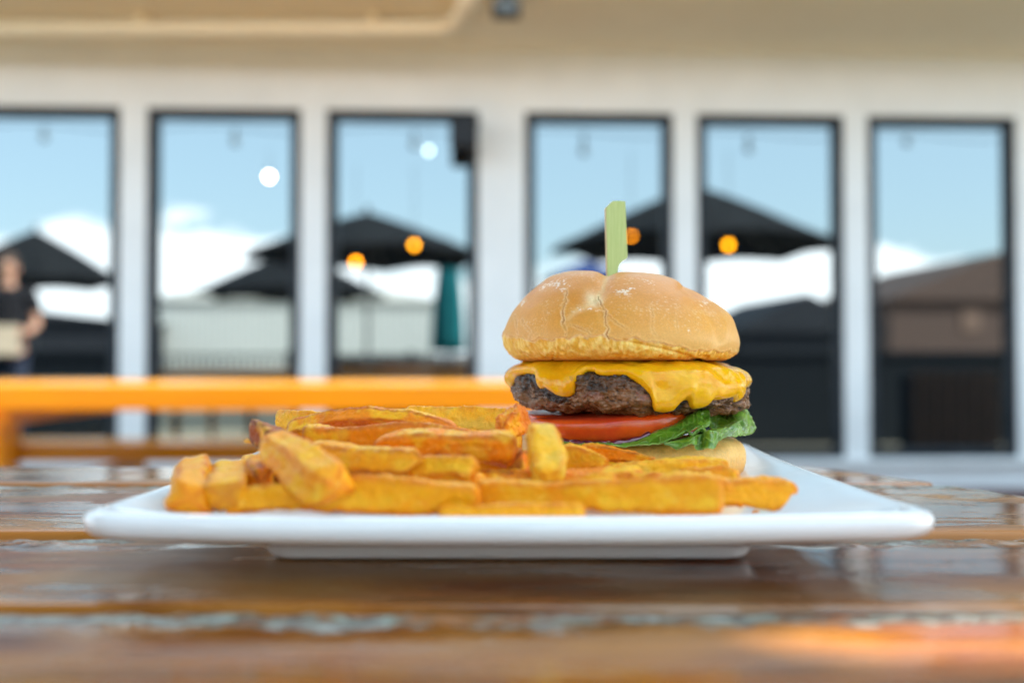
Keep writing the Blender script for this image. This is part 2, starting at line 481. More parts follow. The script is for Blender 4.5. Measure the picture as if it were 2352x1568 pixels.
# off-frame windows carry on to the left
wx = [(wx[0][0] - 2.3, wx[0][0] - 1.4), (wx[0][0] - 1.15, wx[0][0] - 0.2)] + wx
XL, XR = -7.0, 9.0
wpart("wall_base", (XL, 0, 0), (XR, 0.25, WZ0), M["wall"])
wpart("wall_header", (XL, 0, WZ1), (XR, 0.25, 3.2), M["wall"])
wpart("wall_panel", (XL, 0.001, WZ0), (wx[0][0], 0.25, WZ1), M["wall"])
wpart("wall_panel", (wx[-1][1], 0.001, WZ0), (XR, 0.25, WZ1), M["wall"])
for (a, b), (c, d) in zip(wx[:-1], wx[1:]):
    wpart("mullion", (b, 0.002, WZ0), (c, 0.25, WZ1), M["wall"])
wpart("window_sill", (XL, -0.045, WZ0 - 0.045), (XR, -0.002, WZ0 - 0.004), M["wall"], bevel=0.006)
fw = 0.066
for a, b in wx:
    fr = MB()
    y0, y1 = 0.02, 0.075
    fr.span((a, y0, WZ0), (a + fw, y1, WZ1)); fr.span((b - fw, y0, WZ0), (b, y1, WZ1))
    fr.span((a + fw, y0 + .001, WZ1 - 0.065), (b - fw, y1, WZ1)); fr.span((a + fw, y0 + .001, WZ0), (b - fw, y1, WZ0 + fw))
    me = bpy.data.meshes.new("window"); fr.bm.to_mesh(me); fr.bm.free(); me.materials.append(M["frame"])
    wo = bpy.data.objects.new("window", me); COL.objects.link(wo); wo.parent = bld
    wpart("pane", (a + fw - 0.004, 0.05, WZ0 + fw - 0.004), (b - fw + 0.004, 0.058, WZ1 - 0.061), M["glass"], wo)
wpart("soffit", (XL, -1.16, SOF), (XR, -0.001, SOF + 0.12), M["soffit"])
wpart("fascia", (XL, -1.20, SOF - 0.02), (XR, -1.162, SOF + 0.28), M["wall"])
wpart("roof", (XL, -1.159, SOF + 0.122), (XR, 6.0, SOF + 0.40), M["grey_roof"])

# pipe under the soffit, with an elbow towards the viewer
pz = SOF - 0.075
pL = at(-200, 62, 5.75); 
def on_soffit(px, py, z):
    v = (784 - py) / FPX; Y = (z - CAM_Z) * (CP - v * SP) / (SP + v * CP)
    return at(px, py, Y)
a0 = on_soffit(-500, 64, pz); a1 = on_soffit(1010, 64, pz); a2 = on_soffit(1068, 30, pz); a3 = on_soffit(1078, -30, pz)
pts = [a0, a1]
for t in np.linspace(0.15, 1, 7):
    pts.append((1 - t) ** 2 * a1 + 2 * t * (1 - t) * on_soffit(1066, 62, pz) + t * t * a3)
pipe = empty("ceiling_pipe", tuple(a1), "cream painted pipe bending round under the beige soffit", "pipe")
b = MB(); b.tube(pts, 0.046, 18); b.build("pipe_run", M["pipe"], pipe, True)
for t in (0.2, 0.55, 0.9):
    c = a0 * (1 - t) + a1 * t
    b = MB(); b.box((c[0], c[1], pz + 0.045), (0.05, 0.15, 0.055), bevel=0.004); b.build("bracket", M["pipe"], pipe)
# black lamp housing
c = on_soffit(1163, 10, SOF - 0.06)
lh = empty("soffit_floodlight", tuple(c), "small black floodlight mounted beneath the beige soffit", "lamp")
b = MB(); b.box((c[0], c[1], SOF - 0.09), (0.15, 0.12, 0.07), bevel=0.01); b.build("housing", M["black"], lh)
b = MB(); b.cyl((c[0], c[1], SOF - 0.056), (c[0], c[1], SOF - 0.001), 0.03); b.build("mount", M["black"], lh)
b = MB(); b.box((c[0], c[1] - 0.063, SOF - 0.092), (0.11, 0.006, 0.045)); b.build("lens", M["bulb_off"], lh)
# wall speaker at the top corner of the third window
c = at(1066, 308, 6.1)
sp = empty("wall_speaker", tuple(c), "black speaker fixed at the upper corner of the third window from left", "speaker")
b = MB(); b.box(c, (0.17, 0.15, 0.21), bevel=0.02); b.build("cabinet", M["black"], sp)
b = MB(); b.box(c - np.array([0, 0.078, 0]), (0.14, 0.008, 0.18), bevel=0.003); b.build("grille", M["frame"], sp)
b = MB(); b.bar(c + np.array([0.04, 0.07, 0.05]), c + np.array([0.09, 0.245, 0.14]), 0.03, 0.03); b.build("bracket", M["black"], sp)

# ------------------------------------------------------------------ festoon bulbs
def bulb_thing(p, m, label, cable_top, group, r=0.03):
    o = empty("hanging_bulb", tuple(p), label, "light bulb", group)
    b = MB(); b.ball(p, r, (1, 1, 1.15)); b.build("glass_bulb", m, o, True)
    b = MB(); b.cyl(p + np.array([0, 0, r * 0.9]), p + np.array([0, 0, r * 0.9 + 0.05]), 0.018, 0.015, 12); b.build("socket", M["black"], o)
    b = MB(); b.cyl(p + np.array([0, 0, r * 0.9 + 0.05]), (p[0], p[1], cable_top), 0.004, 0.004, 6); b.build("cable", M["black"], o)
sl = empty("string_lights", (0, 3.0, 3.05), "string of unlit clear bulbs hanging across the terrace before the windows", "string lights")
xs = np.linspace(-5.5, 6.0, 47)
b = MB(); b.tube([(x, 3.0 + WS * x, 3.06 + 0.03 * math.cos(2 * PI * (x + 4.3) / 1.68)) for x in xs], 0.006, 6); b.build("cord", M["black"], sl)
for px, py in ((110, 320), (540, 325), (950, 330), (1345, 340), (1735, 330), (2115, 310)):
    p = seen(px, py, 9.6); p[1] = 3.0 + WS * p[0]
    b = MB(); b.cyl((p[0], p[1], p[2] + 0.04), (p[0], p[1], 3.06), 0.018, 0.014, 10); b.build("socket", M["black"], sl)
    b = MB(); b.ball(p, 0.042, (1, 1, 1.2), 14); b.build("bulb", M["bulb_off"], sl, True)
for px, py, D, m, lab, top in (
    (615, 402, 12.0, "bulb_warm", "glowing warm white bulb mirrored in the second window from left", 3.4),
    (984, 342, 12.0, "bulb_pale", "pale faintly glowing bulb mirrored high in the third window", 3.7),
    (815, 600, 10.9, "bulb_amber", "glowing amber bulb mirrored lower left under the umbrella in the third window", 3.0),
    (950, 560, 10.9, "bulb_gold", "glowing golden bulb mirrored under the umbrella right side of the third window", 3.0),
    (1453, 535, 10.2, "bulb_amber", "glowing amber bulb mirrored beside the bamboo pick", 3.0),
    (1679, 560, 10.2, "bulb_gold", "dim golden bulb mirrored under the umbrella in the fifth window", 3.0)):
    bulb_thing(seen(px, py, D), M[m], lab, top, "lit bulbs hanging over the terrace")

# ------------------------------------------------------------------ umbrellas on the terrace behind the camera
def umbrella(apex, edge_z, half, rot, label, m="canopy", slit=None):
    ax, ay, az = apex
    o = empty("patio_umbrella", (ax, ay, 0), label, "umbrella", "umbrellas on the terrace")
    n, k = (640, 160) if slit is not None else (96, 20)
    th = np.linspace(0, 2 * PI, n, endpoint=False)[:, None]
    s = np.linspace(0.0, 1, k)[None, :]
    seg = (th * 8 / (2 * PI)) % 1.0
    scal = np.sin(seg * PI)                       # 0 on a rib, 1 between ribs
    rad = half * (1 - 0.085 * scal * s) * s
    z = az - (az - edge_z) * (s ** 1.15) - 0.05 * scal * s * (1 - s) * 2 + 0.05 * scal * s ** 6
    X = ax + rad * np.cos(th + rot); Y = ay + rad * np.sin(th + rot)
    P = np.stack([X, Y, z * np.ones_like(X)], -1)
    low = P[:, -1:].copy(); low[..., 2] -= 0.05
    P = np.concatenate([P, low], 1)
    c = grid("canopy", P, M[m], o, True)
    if slit is not None:               # hole cut in the cloth, added to let a small patch of sun through
        bm = bmesh.new(); bm.from_mesh(c.data); dead = []
        sd = SUN_DIR
        for f in bm.faces:
            q_ = f.calc_center_median() + Vector(o.location)
            kk = (q_.z - slit[2]) / sd.z
            hx, hy = q_.x - sd.x * kk - slit[0], q_.y - sd.y * kk - slit[1]
            if (hx / slit[3]) ** 2 + (hy / slit[4]) ** 2 < 1: dead.append(f)
        bmesh.ops.delete(bm, geom=dead, context="FACES"); bm.to_mesh(c.data); bm.free()
        print("slit faces", len(dead))
    md = c.modifiers.new("cloth", "SOLIDIFY"); md.thickness = 0.004
    for q in range(8):
        t = 2 * PI * q / 8 + rot
        b = MB(); b.bar((ax + 0.03 * math.cos(t), ay + 0.03 * math.sin(t), az - 0.05), (ax + 0.97 * half * math.cos(t), ay + 0.97 * half * math.sin(t), edge_z - 0.0), 0.018, 0.022)
        b.build("rib", M["pole"], o)
    b = MB(); b.cyl((ax, ay, 0.06), (ax, ay, az + 0.02), 0.024); b.build("pole", M["pole"], o, False)
    b = MB(); b.ball((ax, ay, az + 0.05), 0.04); b.build("finial", M["pole"], o, True)
    b = MB(); b.cyl((ax, ay, 0.0), (ax, ay, 0.06), 0.30, 0.26, 32); b.build("base", M["pole"], o)
    return o
def umb_at(px, py, D, edge_py, half, rot, label, slit=None):
    a = seen(px, py, D); e = at(px, edge_py, D)[2]
    umbrella(a, e, half, rot, label, "canopy", slit)
umb_at(1600, 425, 11.0, 568, 1.60, 0.2, "open black umbrella nearest the windows, mirrored in the fourth and fifth windows", (.160, .273, .75, .090, .024))
umb_at(842, 486, 12.6, 590, 1.58, 0.1, "open black umbrella with pointed top mirrored in the third window")
umb_at(672, 575, 18.0, 676, 1.72, 0.5, "lower black umbrella mirrored in the gap between second and third windows")
umb_at(75, 528, 16.5, 648, 1.5, 0.3, "dark grey umbrella mirrored in the leftmost window")
# black bistro tables and chairs under the umbrellas
def bistro_set(cx, cy, where, n=4, r=.40):
    o = empty("bistro_table", (cx + .0, cy, 0), "round black metal table under the umbrella " + where, "table", "black tables on the terrace")
    b = MB(); b.cyl((cx, cy, .715), (cx, cy, .740), r, r, 40); b.build("table_top", M["black"], o)
    for q in range(3):
        t = 2 * PI * q / 3 + .4
        b = MB(); b.bar((cx + .32 * math.cos(t), cy + .32 * math.sin(t), .712), (cx + .38 * math.cos(t), cy + .38 * math.sin(t), 0), .03, .03); b.build("leg", M["black"], o)
    words = ("nearest the windows", "on the right", "farthest from the windows", "on the left")
    for q in range(n):
        t = PI / 2 - 2 * PI * q / n + .25
        c = Vector((cx + .72 * math.cos(t), cy + .72 * math.sin(t), 0)); f = Vector((-math.cos(t), -math.sin(t), 0)); rr = Vector((-f.y, f.x, 0))
        h = empty("terrace_chair", tuple(c), "black chair " + words[q] + ", round the table " + where, "chair", "black chairs on the terrace")
        R3 = Matrix((rr, f, Vector((0, 0, 1)))).transposed()
        b = MB(); b.box(c + Vector((0, 0, .45)), (.42, .42, .025), R3, .008); b.build("seat", M["black"], h)
        b = MB(); b.box(c - f * .20 + Vector((0, 0, .72)), (.40, .02, .26), R3, .006); b.build("backrest", M["black"], h)
        for sx in (-1, 1):
            for sy in (-1, 1):
                z1 = .437 if sy > 0 else .85
                b = MB(); b.cyl(c + rr * .19 * sx + f * .185 * sy + Vector((0, 0, 0)), c + rr * .19 * sx + f * (.185 if sy > 0 else .213) * sy + Vector((0, 0, z1)), .012, .012, 8); b.build("leg", M["black"], h)
bistro_set(*seen(1600, 425, 11.0)[:2], "mirrored in the fifth window")
bistro_set(*seen(850, 488, 12.6)[:2], "mirrored in the third window")
# closed teal umbrella
p = seen(1030, 560, 15.0)
o = empty("closed_umbrella", (p[0], p[1], 0), "folded teal umbrella mirrored at right side of the third window", "umbrella")
n = 36; th = np.linspace(0, 2 * PI, n, endpoint=False)[:, None]
zz = np.array([2.62, 2.55, 2.3, 1.9, 1.5, 1.2, 0.98, 0.95])[None, :]; rr = np.array([0.01, 0.06, 0.13, 0.17, 0.20, 0.21, 0.22, 0.12])[None, :]
R_ = rr * (1 + 0.22 * np.cos(8 * th))
grid("canopy", np.stack([p[0] + R_ * np.cos(th), p[1] + R_ * np.sin(th), zz * np.ones_like(R_)], -1), M["teal"], o, True)
b = MB(); b.cyl((p[0], p[1], 0.05), (p[0], p[1], 2.68), 0.025); b.build("pole", M["pole"], o)
b = MB(); b.cyl((p[0], p[1], 0), (p[0], p[1], 0.05), 0.28, 0.25, 28); b.build("base", M["pole"], o)

# ------------------------------------------------------------------ fence round the terrace (behind the viewer)
FY = -4.2
def fx(px):                       # where the fence line is, seen in the windows
    D = 2 * WD - FY
    return seen(px, 815, D)[0]
def fence(x0, x1, solid, label, top=0.93, FY=FY, low=0.10):
    o = empty("terrace_fence", ((x0 + x1) / 2, FY, 0), label, "fence")
    b = MB(); b.span((x0, FY - 0.05, top - 0.045), (x1, FY + 0.05, top)); b.build("top_rail", M["darkwood"], o)
    b = MB(); b.span((x0, FY - 0.02, low), (x1, FY + 0.02, low + 0.06)); b.build("bottom_rail", M["darkwood"], o)
    n = max(2, int((x1 - x0) / 1.8) + 1)
    for x in np.linspace(x0 + 0.05, x1 - 0.05, n):
        b = MB(); b.span((x - 0.05, FY - 0.07, 0), (x + 0.05, FY - 0.052, top + 0.05)); b.build("post", M["darkwood"], o)
    pitch, wdt = (0.150, 0.142) if solid else (0.11, 0.025)
    me = None
    x = x0 + 0.1
    while x < x1 - 0.08:
        if me is None:
            b = MB(); b.box((0, 0, 0), (wdt, 0.02, top - low - 0.115)); bmesh.ops.recalc_face_normals(b.bm, faces=b.bm.faces)
            me = bpy.data.meshes.new("board" if solid else "baluster"); b.bm.to_mesh(me); b.bm.free(); me.materials.append(M["darkwood"])
        q = bpy.data.objects.new("board" if solid else "baluster", me); COL.objects.link(q); q.parent = o
        q.location = (x - o.location.x, 0.0, (low + 0.06 + top - 0.055) / 2 + 0.002)
        x += pitch
xa, xb = sorted((fx(350), fx(672)))
fence(-9.5, xa - 0.05, True, "black solid board fence closing the left part of the terrace")
fence(xa, xb, False, "open black baluster railing mirrored low in the second window")
fence(xb + 0.05, 12.5, True, "black solid board fence closing the right part of the terrace")

fence(2.06, 7.6, True, "black board fence beyond the table's right, mirrored low in the two rightmost windows", 0.92, 3.2, 0.012)
fence(-9.0, -3.4, True, "black board fence at the left behind the person, mirrored low in the leftmost window", 0.92, 2.72, 0.012)
# low hedge beyond the railing
hx0, hx1 = xa - 0.3, xb + 0.3
ico = []
b = MB()
for i in range(2600):
    x = random.uniform(hx0, hx1); y = FY - random.uniform(0.6, 1.3); z = random.uniform(0.02, 0.55)
    M4 = Matrix.Translation((x, y, z)) @ Matrix.Rotation(random.uniform(0, 6.28), 4, Vector((random.uniform(-1, 1), random.uniform(-1, 1), random.uniform(-1, 1))).normalized())
    bmesh.ops.create_grid(b.bm, x_segments=1, y_segments=1, size=random.uniform(0.02, 0.045), matrix=M4)
hd = b.build("hedge", M["leafdark"]); tag(hd, "low green hedge growing behind the open railing", "hedge")

# white battened hall far beyond the terrace
def building(name, x0, x1, y, depth, h, m, roofm, label, rise=0.0, battens=0, windows=()):
    o = empty(name, ((x0 + x1) / 2, y, 0), label, "building")
    b = MB(); b.span((x0, y - depth, 0), (x1, y, h)); b.build("wall", m, o)
    b = MB(); xm = (x0 + x1) / 2
    vs = [b.bm.verts.new(v) for v in ((x0 - .3, y + .3, h), (x1 + .3, y + .3, h), (xm, y + .3, h + rise + .25), (x0 - .3, y - depth, h), (x1 + .3, y - depth, h), (xm, y - depth, h + rise + .25))]
    for f in ((0, 1, 2), (3, 5, 4), (0, 2, 5, 3), (1, 4, 5, 2), (0, 3, 4, 1)): b.bm.faces.new([vs[i] for i in f])
    b.build("roof", roofm, o)
    for i in range(battens):
        x = x0 + (i + 0.5) * (x1 - x0) / battens
        b = MB(); b.span((x - 0.05, y + 0.002, 0.2), (x + 0.05, y + 0.09, h - 0.15)); b.build("batten", M["batten"], o)
    for (wx0, wx1, wz0, wz1) in windows:
        b = MB(); b.span((wx0, y + 0.003, wz0), (wx1, y + 0.06, wz1)); f = b.build("window", M["batten"] if m is M["white_siding"] else M["brownwood"], o)
        b = MB(); b.span((wx0 + .08, y + 0.063, wz0 + .08), (wx1 - .08, y + 0.07, wz1 - .08)); b.build("pane", M["glass"], f)
def bx(px, D): return seen(px, 700, D)[0]
def by(px, D): return seen(px, 700, D)[1]
def bz(py, D): return at(1176, py, D)[2]
x0, x1 = sorted((bx(352, 40), bx(1000, 40)))
building("white_hall", x0, x1, by(700, 40), 10, bz(690, 40), M["white_siding"], M["white_siding"],
         "long white hall with thin vertical battens mirrored in second and third windows", rise=1.0, battens=44)
x0, x1 = sorted((bx(2040, 38), bx(2560, 38)))
ww = (x1 - x0)
building("brick_building", x0, x1, by(2180, 38), 9, bz(690, 38), M["brick"], M["brick"],
         "brown brick building mirrored in the rightmost window", rise=1.6,
         windows=[(x0 + ww * a, x0 + ww * a + .8, 1.9, 2.8) for a in (0.33, 0.6)])
x0, x1 = sorted((bx(1690, 30), bx(2010, 30)))
building("grey_shed", x0, x1, by(1850, 30), 6, bz(762, 30), M["grey_roof"], M["grey_roof"],
         "low dark grey shed with sloping roof mirrored in the fifth window", rise=0.9)
x0, x1 = sorted((bx(-250, 34), bx(275, 34)))
building("dark_shed", x0, x1, by(0, 34), 6, bz(735, 34), M["grey_roof"], M["grey_roof"],
         "low dark shed mirrored behind the person in the leftmost window", rise=0.2)
# blue market tent
p = seen(1345, 612, 22)
o = empty("market_tent", (p[0], p[1], 0), "small blue pyramid tent mirrored behind the burger's bun", "tent")
b = MB(); zt = p[2] + 0.14; ze = p[2] - 0.30
vs = [b.bm.verts.new((p[0] + sx * .95, p[1] + sy * .95, ze)) for sx, sy in ((-1, -1), (1, -1), (1, 1), (-1, 1))]; t = b.bm.verts.new((p[0], p[1], zt))
for i in range(4): b.bm.faces.new((vs[i], vs[(i + 1) % 4], t))
b.bm.faces.new(vs[::-1]); b.build("canopy", M["blue"], o)
for sx, sy in ((-1, -1), (1, -1), (1, 1), (-1, 1)):
    b = MB(); b.cyl((p[0] + sx * .9, p[1] + sy * .9, 0), (p[0] + sx * .9, p[1] + sy * .9, ze), 0.03); b.build("leg", M["pole"], o)
# slatted wooden planter
p = seen(2190, 950, 9.0)
o = empty("wooden_planter", (p[0], p[1], 0), "brown slatted wooden planter box mirrored low in the rightmost window", "planter")
b = MB(); b.span((p[0] - .40, p[1] - .12, 0.03), (p[0] + .40, p[1] + .12, 0.70)); b.build("box", M["darkwood"], o)
for i in range(7):
    x = p[0] - 0.36 + 0.12 * i
    b = MB(); b.span((x - .045, p[1] + .122, 0.03), (x + .045, p[1] + .142, 0.74)); b.build("slat", M["brownwood"], o)

# ------------------------------------------------------------------ person standing by the far left, mirrored in the leftmost window
def skin_body(name, joints, edges, parent, m, sub=2, root=0):
    me = bpy.data.meshes.new(name)
    me.from_pydata([Vector(j[0]) - parent.location for j in joints], edges, [])
    o = bpy.data.objects.new(name, me); COL.objects.link(o); o.parent = parent
    sk = o.modifiers.new("skin", "SKIN"); sk.use_smooth_shade = True
    for i, j in enumerate(joints):
        r = j[1] if hasattr(j[1], "__len__") else (j[1], j[1])
        me.skin_vertices[0].data[i].radius = r
    me.skin_vertices[0].data[root].use_root = True
    sb = o.modifiers.new("sub", "SUBSURF"); sb.levels = sub; sb.render_levels = sub
    me.materials.append(m)
    return o
p = seen(6, 615, 9.0)
PX, PY = float(p[0]), float(p[1])
per = empty("person", (PX, PY, 0), "person in black shirt holding a cream box, mirrored in the leftmost window", "person")
fwd = Vector((0.25, 0.97, 0)).normalized(); rt = Vector((fwd.y, -fwd.x, 0))
def q(r, f, z): return Vector((PX, PY, 0)) + rt * r + fwd * f + Vector((0, 0, z))
J = [(q(0, 0, 0.98), (.15, .12)), (q(0, 0, 1.15), (.14, .10)), (q(0, 0, 1.35), (.16, .11)), (q(0, 0, 1.47), (.07, .06)), (q(0, 0.01, 1.54), .05),
     (q(0, 0.02, 1.62), (.07, .085)), (q(0, 0.02, 1.71), (.075, .09)), (q(0, 0.0, 1.765), (.05, .06))]
E = [(0, 1), (1, 2), (2, 3), (3, 4), (4, 5), (5, 6), (6, 7)]
for s in (-1, 1):
    k = len(J)
    J += [(q(.19 * s, 0, 1.43), .055), (q(.25 * s, .03, 1.16), .043), (q(.20 * s, .26, 1.08), .034), (q(.17 * s, .31, 1.08), (.035, .02))]
    E += [(3, k), (k, k + 1), (k + 1, k + 2), (k + 2, k + 3)]
    k = len(J)
    J += [(q(.095 * s, 0, .86), .085), (q(.10 * s, .02, .48), .058), (q(.10 * s, 0, .10), .042), (q(.10 * s, .13, .045), (.045, .03))]
    E += [(0, k), (k, k + 1), (k + 1, k + 2), (k + 2, k + 3)]
skin_body("body", J, E, per, M["skin"])
J2 = [(q(0, 0, .96), (.19, .14)), (q(0, 0, 1.15), (.175, .125)), (q(0, 0, 1.35), (.19, .13)), (q(0, 0, 1.46), (.10, .08)),
      (q(-.20, 0, 1.43), .075), (q(-.245, .02, 1.24), .065), (q(.20, 0, 1.43), .075), (q(.245, .02, 1.24), .065)]
skin_body("shirt", J2, [(0, 1), (1, 2), (2, 3), (3, 4), (4, 5), (3, 6), (6, 7)], per, M["shirt"])
J3 = [(q(0, 0, .97), (.17, .135))]; E3 = []
for s in (-1, 1):
    k = len(J3); J3 += [(q(.095 * s, 0, .84), .10), (q(.10 * s, .02, .48), .073), (q(.10 * s, 0, .09), .062)]; E3 += [(0, k), (k, k + 1), (k + 1, k + 2)]
skin_body("trousers", J3, E3, per, M["jeans"])
b = MB(); b.ball(q(0, -.012, 1.735), .095, (0.95, 1.05, 0.92)); b.ball(q(0, -.05, 1.66), .075); b.build("hair", M["hair"], per, True)
for s in (-1, 1):
    b = MB(); b.ball(q(.03 * s, .105, 1.675), .011, seg=10); b.build("eye", M["black"], per, True)
    b = MB(); b.ball(q(.085 * s, .015, 1.66), .022, (.5, 1, 1.3), seg=10); b.build("ear", M["skin"], per, True)
b = MB(); b.ball(q(0, .118, 1.65), .013, (1, 1.1, 1.7), seg=10); b.build("nose", M["skin"], per, True)
for s in (-1, 1):
    for f in range(4):
        a = q((.165 - .0) * s, .315, 1.10 - .018 * f); bb = q((.12 + .004 * f) * s, .335, 1.098 - .018 * f)
        b = MB(); b.tube([a, (a + bb) / 2 + fwd * .008, bb], [.009, .0085, .007], 8); b.build("finger", M["skin"], per, True)
    b = MB(); b.tube([q(.16 * s, .27, 1.10), q(.14 * s, .27, 1.125)], [.011, .009], 8); b.build("thumb", M["skin"], per, True)
c = q(0, .27, 1.01)
bo = empty("cream_box", tuple(c), "cream cardboard box carried by the person in the black shirt", "box")
b = MB(); b.box(c, (.26, .22, .26), Matrix.Rotation(-math.atan2(fwd.x, fwd.y), 3, "Z")); b.build("carton", M["card"], bo)

# ------------------------------------------------------------------ orange picnic table in the middle distance
def wood_bar(name, lo, hi, parent, m=None, bev=0.006):
    b = MB(); b.span(lo, hi, bev); return b.build(name, m or M["orange"], parent)
BT = 0.752
ot = empty("picnic_table", (-1.3, 3.5, 0), "orange varnished picnic table standing between the plate's table and the windows", "picnic table")
tx0, tx1, ty0 = -2.75, 0.42, 3.10
for i in range(6):
    wood_bar("board", (tx0, ty0 + 0.045 + i * .150, BT - .038), (tx1, ty0 + 0.045 + i * .150 + .142, BT), ot)
wood_bar("apron", (tx0, ty0, BT - .079), (tx1, ty0 + .040, BT), ot)
wood_bar("apron", (tx0, ty0 + .948, BT - .079), (tx1, ty0 + .985, BT), ot)
for y in (4.05, 4.20): wood_bar("bench_board", (tx0 + .05, y + .02, .452), (tx1 - .05, y + .162, .490), ot)
wood_bar("bench_apron", (tx0 + .05, 4.03, .418), (tx1 - .05, 4.066, .4915), ot)
for y in (2.62, 2.77): wood_bar("bench_board", (tx0 + .05, y, .412), (tx1 - .05, y + .142, .450), ot)
for x in (-1.615, tx1 - .32):
    wood_bar("crossbeam", (x - .019, 2.62, .318), (x + .019, 4.36, .41), ot)
    wood_bar("top_batten", (x - .019, ty0 + .06, BT - .128), (x + .019, ty0 + .93, BT - .040), ot)
    for k_leg, yy in enumerate((ty0 + .08, ty0 + .86)):
        sh_ = -.36 * k_leg
        wood_bar("leg", (x - .066 + sh_, yy, 0), (x - .020 + sh_, yy + .09, BT - .042), ot)
    for yy in (2.70, 4.16):
        wood_bar("leg", (x - 1.0, yy, 0), (x - .95, yy + .09, .408), ot)
wood_bar("centre_beam", (-1.59, 3.56, .30), (tx1 - .36, 3.60, .39), ot)
# upright corner post with its seat end, left edge of the picture
p0 = at(8, 1000, 3.3)

# ------------------------------------------------------------------ the near table
nt_o = empty("wooden_table", (0, 0.25, 0), "worn varnished brown wooden table carrying the plate, its boards peeling at the joints", "table")
def right_end(y):               # rounded corner at the far right
    ys = np.array([-.30, .30, .42, .50, .5555, .60, .647, .69, .715, .728, .76])
    xs = np.array([.330, .330, .325, .309, .291, .277, .260, .238, .224, .212, .15])
    return np.interp(y, ys, xs)
edges = [(-.235, -.052), (-.046, .128), (.134, .3085), (.3145, .4395), (.4465, .6205), (.6285, .728)]
for bi, (y0, y1) in enumerate(edges):
    fine = bi >= 2
    nx = 620 if fine else 60
    t = np.concatenate([np.linspace(0, .07, 9)[:-1], np.linspace(.07, .93, 26 if fine else 8), np.linspace(.93, 1, 9)[1:]])
    y = y0 + (y1 - y0) * t
    s = np.linspace(0, 1, nx)
    s = 1 - (1 - s) ** 1.0
    ye = y[None, :]
    # edge wobble of the joints
    S_, Y_ = np.meshgrid(s, y, indexing="ij")
    xl = -1.05
    X_ = xl + S_ * (right_end(Y_) - xl)
    XX = X_
    wob = fbm(np.stack([XX, Y_ * 0 + bi, Y_ * 0], -1), 0.05, 4, 11)
    ed = np.minimum(Y_ - y0, y1 - Y_)                       # distance to the long edges
    r = 0.0055
    drop = np.where(ed < r, r - np.sqrt(np.maximum(r * r - (r - ed) ** 2, 0)), 0)
    P = np.stack([XX, Y_, Y_ * 0], -1)
    far = y1 - Y_
    wfar = sstep(.030, .012, far + .006 * wob)              # weathered strip along the far edge
    if bi == 5: wfar = wfar * 0
    rough = fbm(P * np.array([.6, 1, 1]), .004, 4, 5) * .0009 + fbm(P, .012, 3, 8) * .0008
    lift = sstep(.030, .016, far) * .0012
    Z_ = TABLE_Z - drop * 1.1 + wfar * (rough - .0006) + fbm(P * np.array([.15, 1, 1]), .03, 3, 21 + bi) * .00035 \
         + fbm(P * np.array([.5, 1, 1]), .10, 2, 31 + bi) * .0005
    Z_ += {2: .0006, 3: -.0002, 4: .0004, 5: -.0002}.get(bi, 0)
    Y2 = Y_ + np.where(ed < .01, wob * .0012, 0)
    tone = np.zeros(P.shape)
    tone[..., 0] = wfar
    tone[..., 1] = sstep(.017, .004, (Y_ - y0) + .003 * wob) * (1 if bi > 1 else .5)
    top = np.stack([XX, Y2, Z_], -1)
    # close the board: sides and underside
    n0 = top[:, :1] - np.array([0, 0, .032]); n1 = top[:, -1:] - np.array([0, 0, .032])
    full = np.concatenate([n0, top, n1, n0], 1)
    tf = np.concatenate([tone[:, :1], tone, tone[:, -1:], tone[:, :1]], 1)
    # end caps by collapsing an extra ring
    capR = full[-1:].copy(); capR[..., 0] -= .001; capR[..., 2] = TABLE_Z - .02; capR[..., 1] = (y0 + y1) / 2
    full = np.concatenate([full, capR], 0); tf = np.concatenate([tf, tf[-1:]], 0)
    grid("board", full[::-1], M["board"], nt_o, False, tf[::-1])
# debris packed into the joints
for y0, y1 in ((.3065, .3165), (.4375, .4485), (.6185, .6305)):
    xs = np.linspace(-.6, .32, 520); tt = np.linspace(0, 1, 9)
    Xg, Tg = np.meshgrid(xs, tt, indexing="ij"); Yg = y0 + (y1 - y0) * Tg
    P = np.stack([Xg, Yg, Xg * 0], -1)
    Zg = TABLE_Z - .0095 + fbm(P, .006, 4, 77) * .0020
    tone = np.zeros(P.shape); tone[..., 0] = .55 + .45 * sstep(-.2, .3, fbm(P, .03, 3, 5))
    o = grid("joint_residue", np.stack([Xg, Yg, Zg], -1), M["debris"], nt_o); tag(o, kind="stuff")
for x in (-.85, .12):
    b = MB(); b.span((x - .04, -.2, TABLE_Z - .075), (x + .04, .66, TABLE_Z - .034)); b.build("batten", M["brownwood"], nt_o)
for x in (-.85, .12):
    for y in (-.15, .60):
        b = MB(); b.span((x - .035, y - .035, 0), (x + .035, y + .035, TABLE_Z - .077), .004); b.build("leg", M["brownwood"], nt_o)

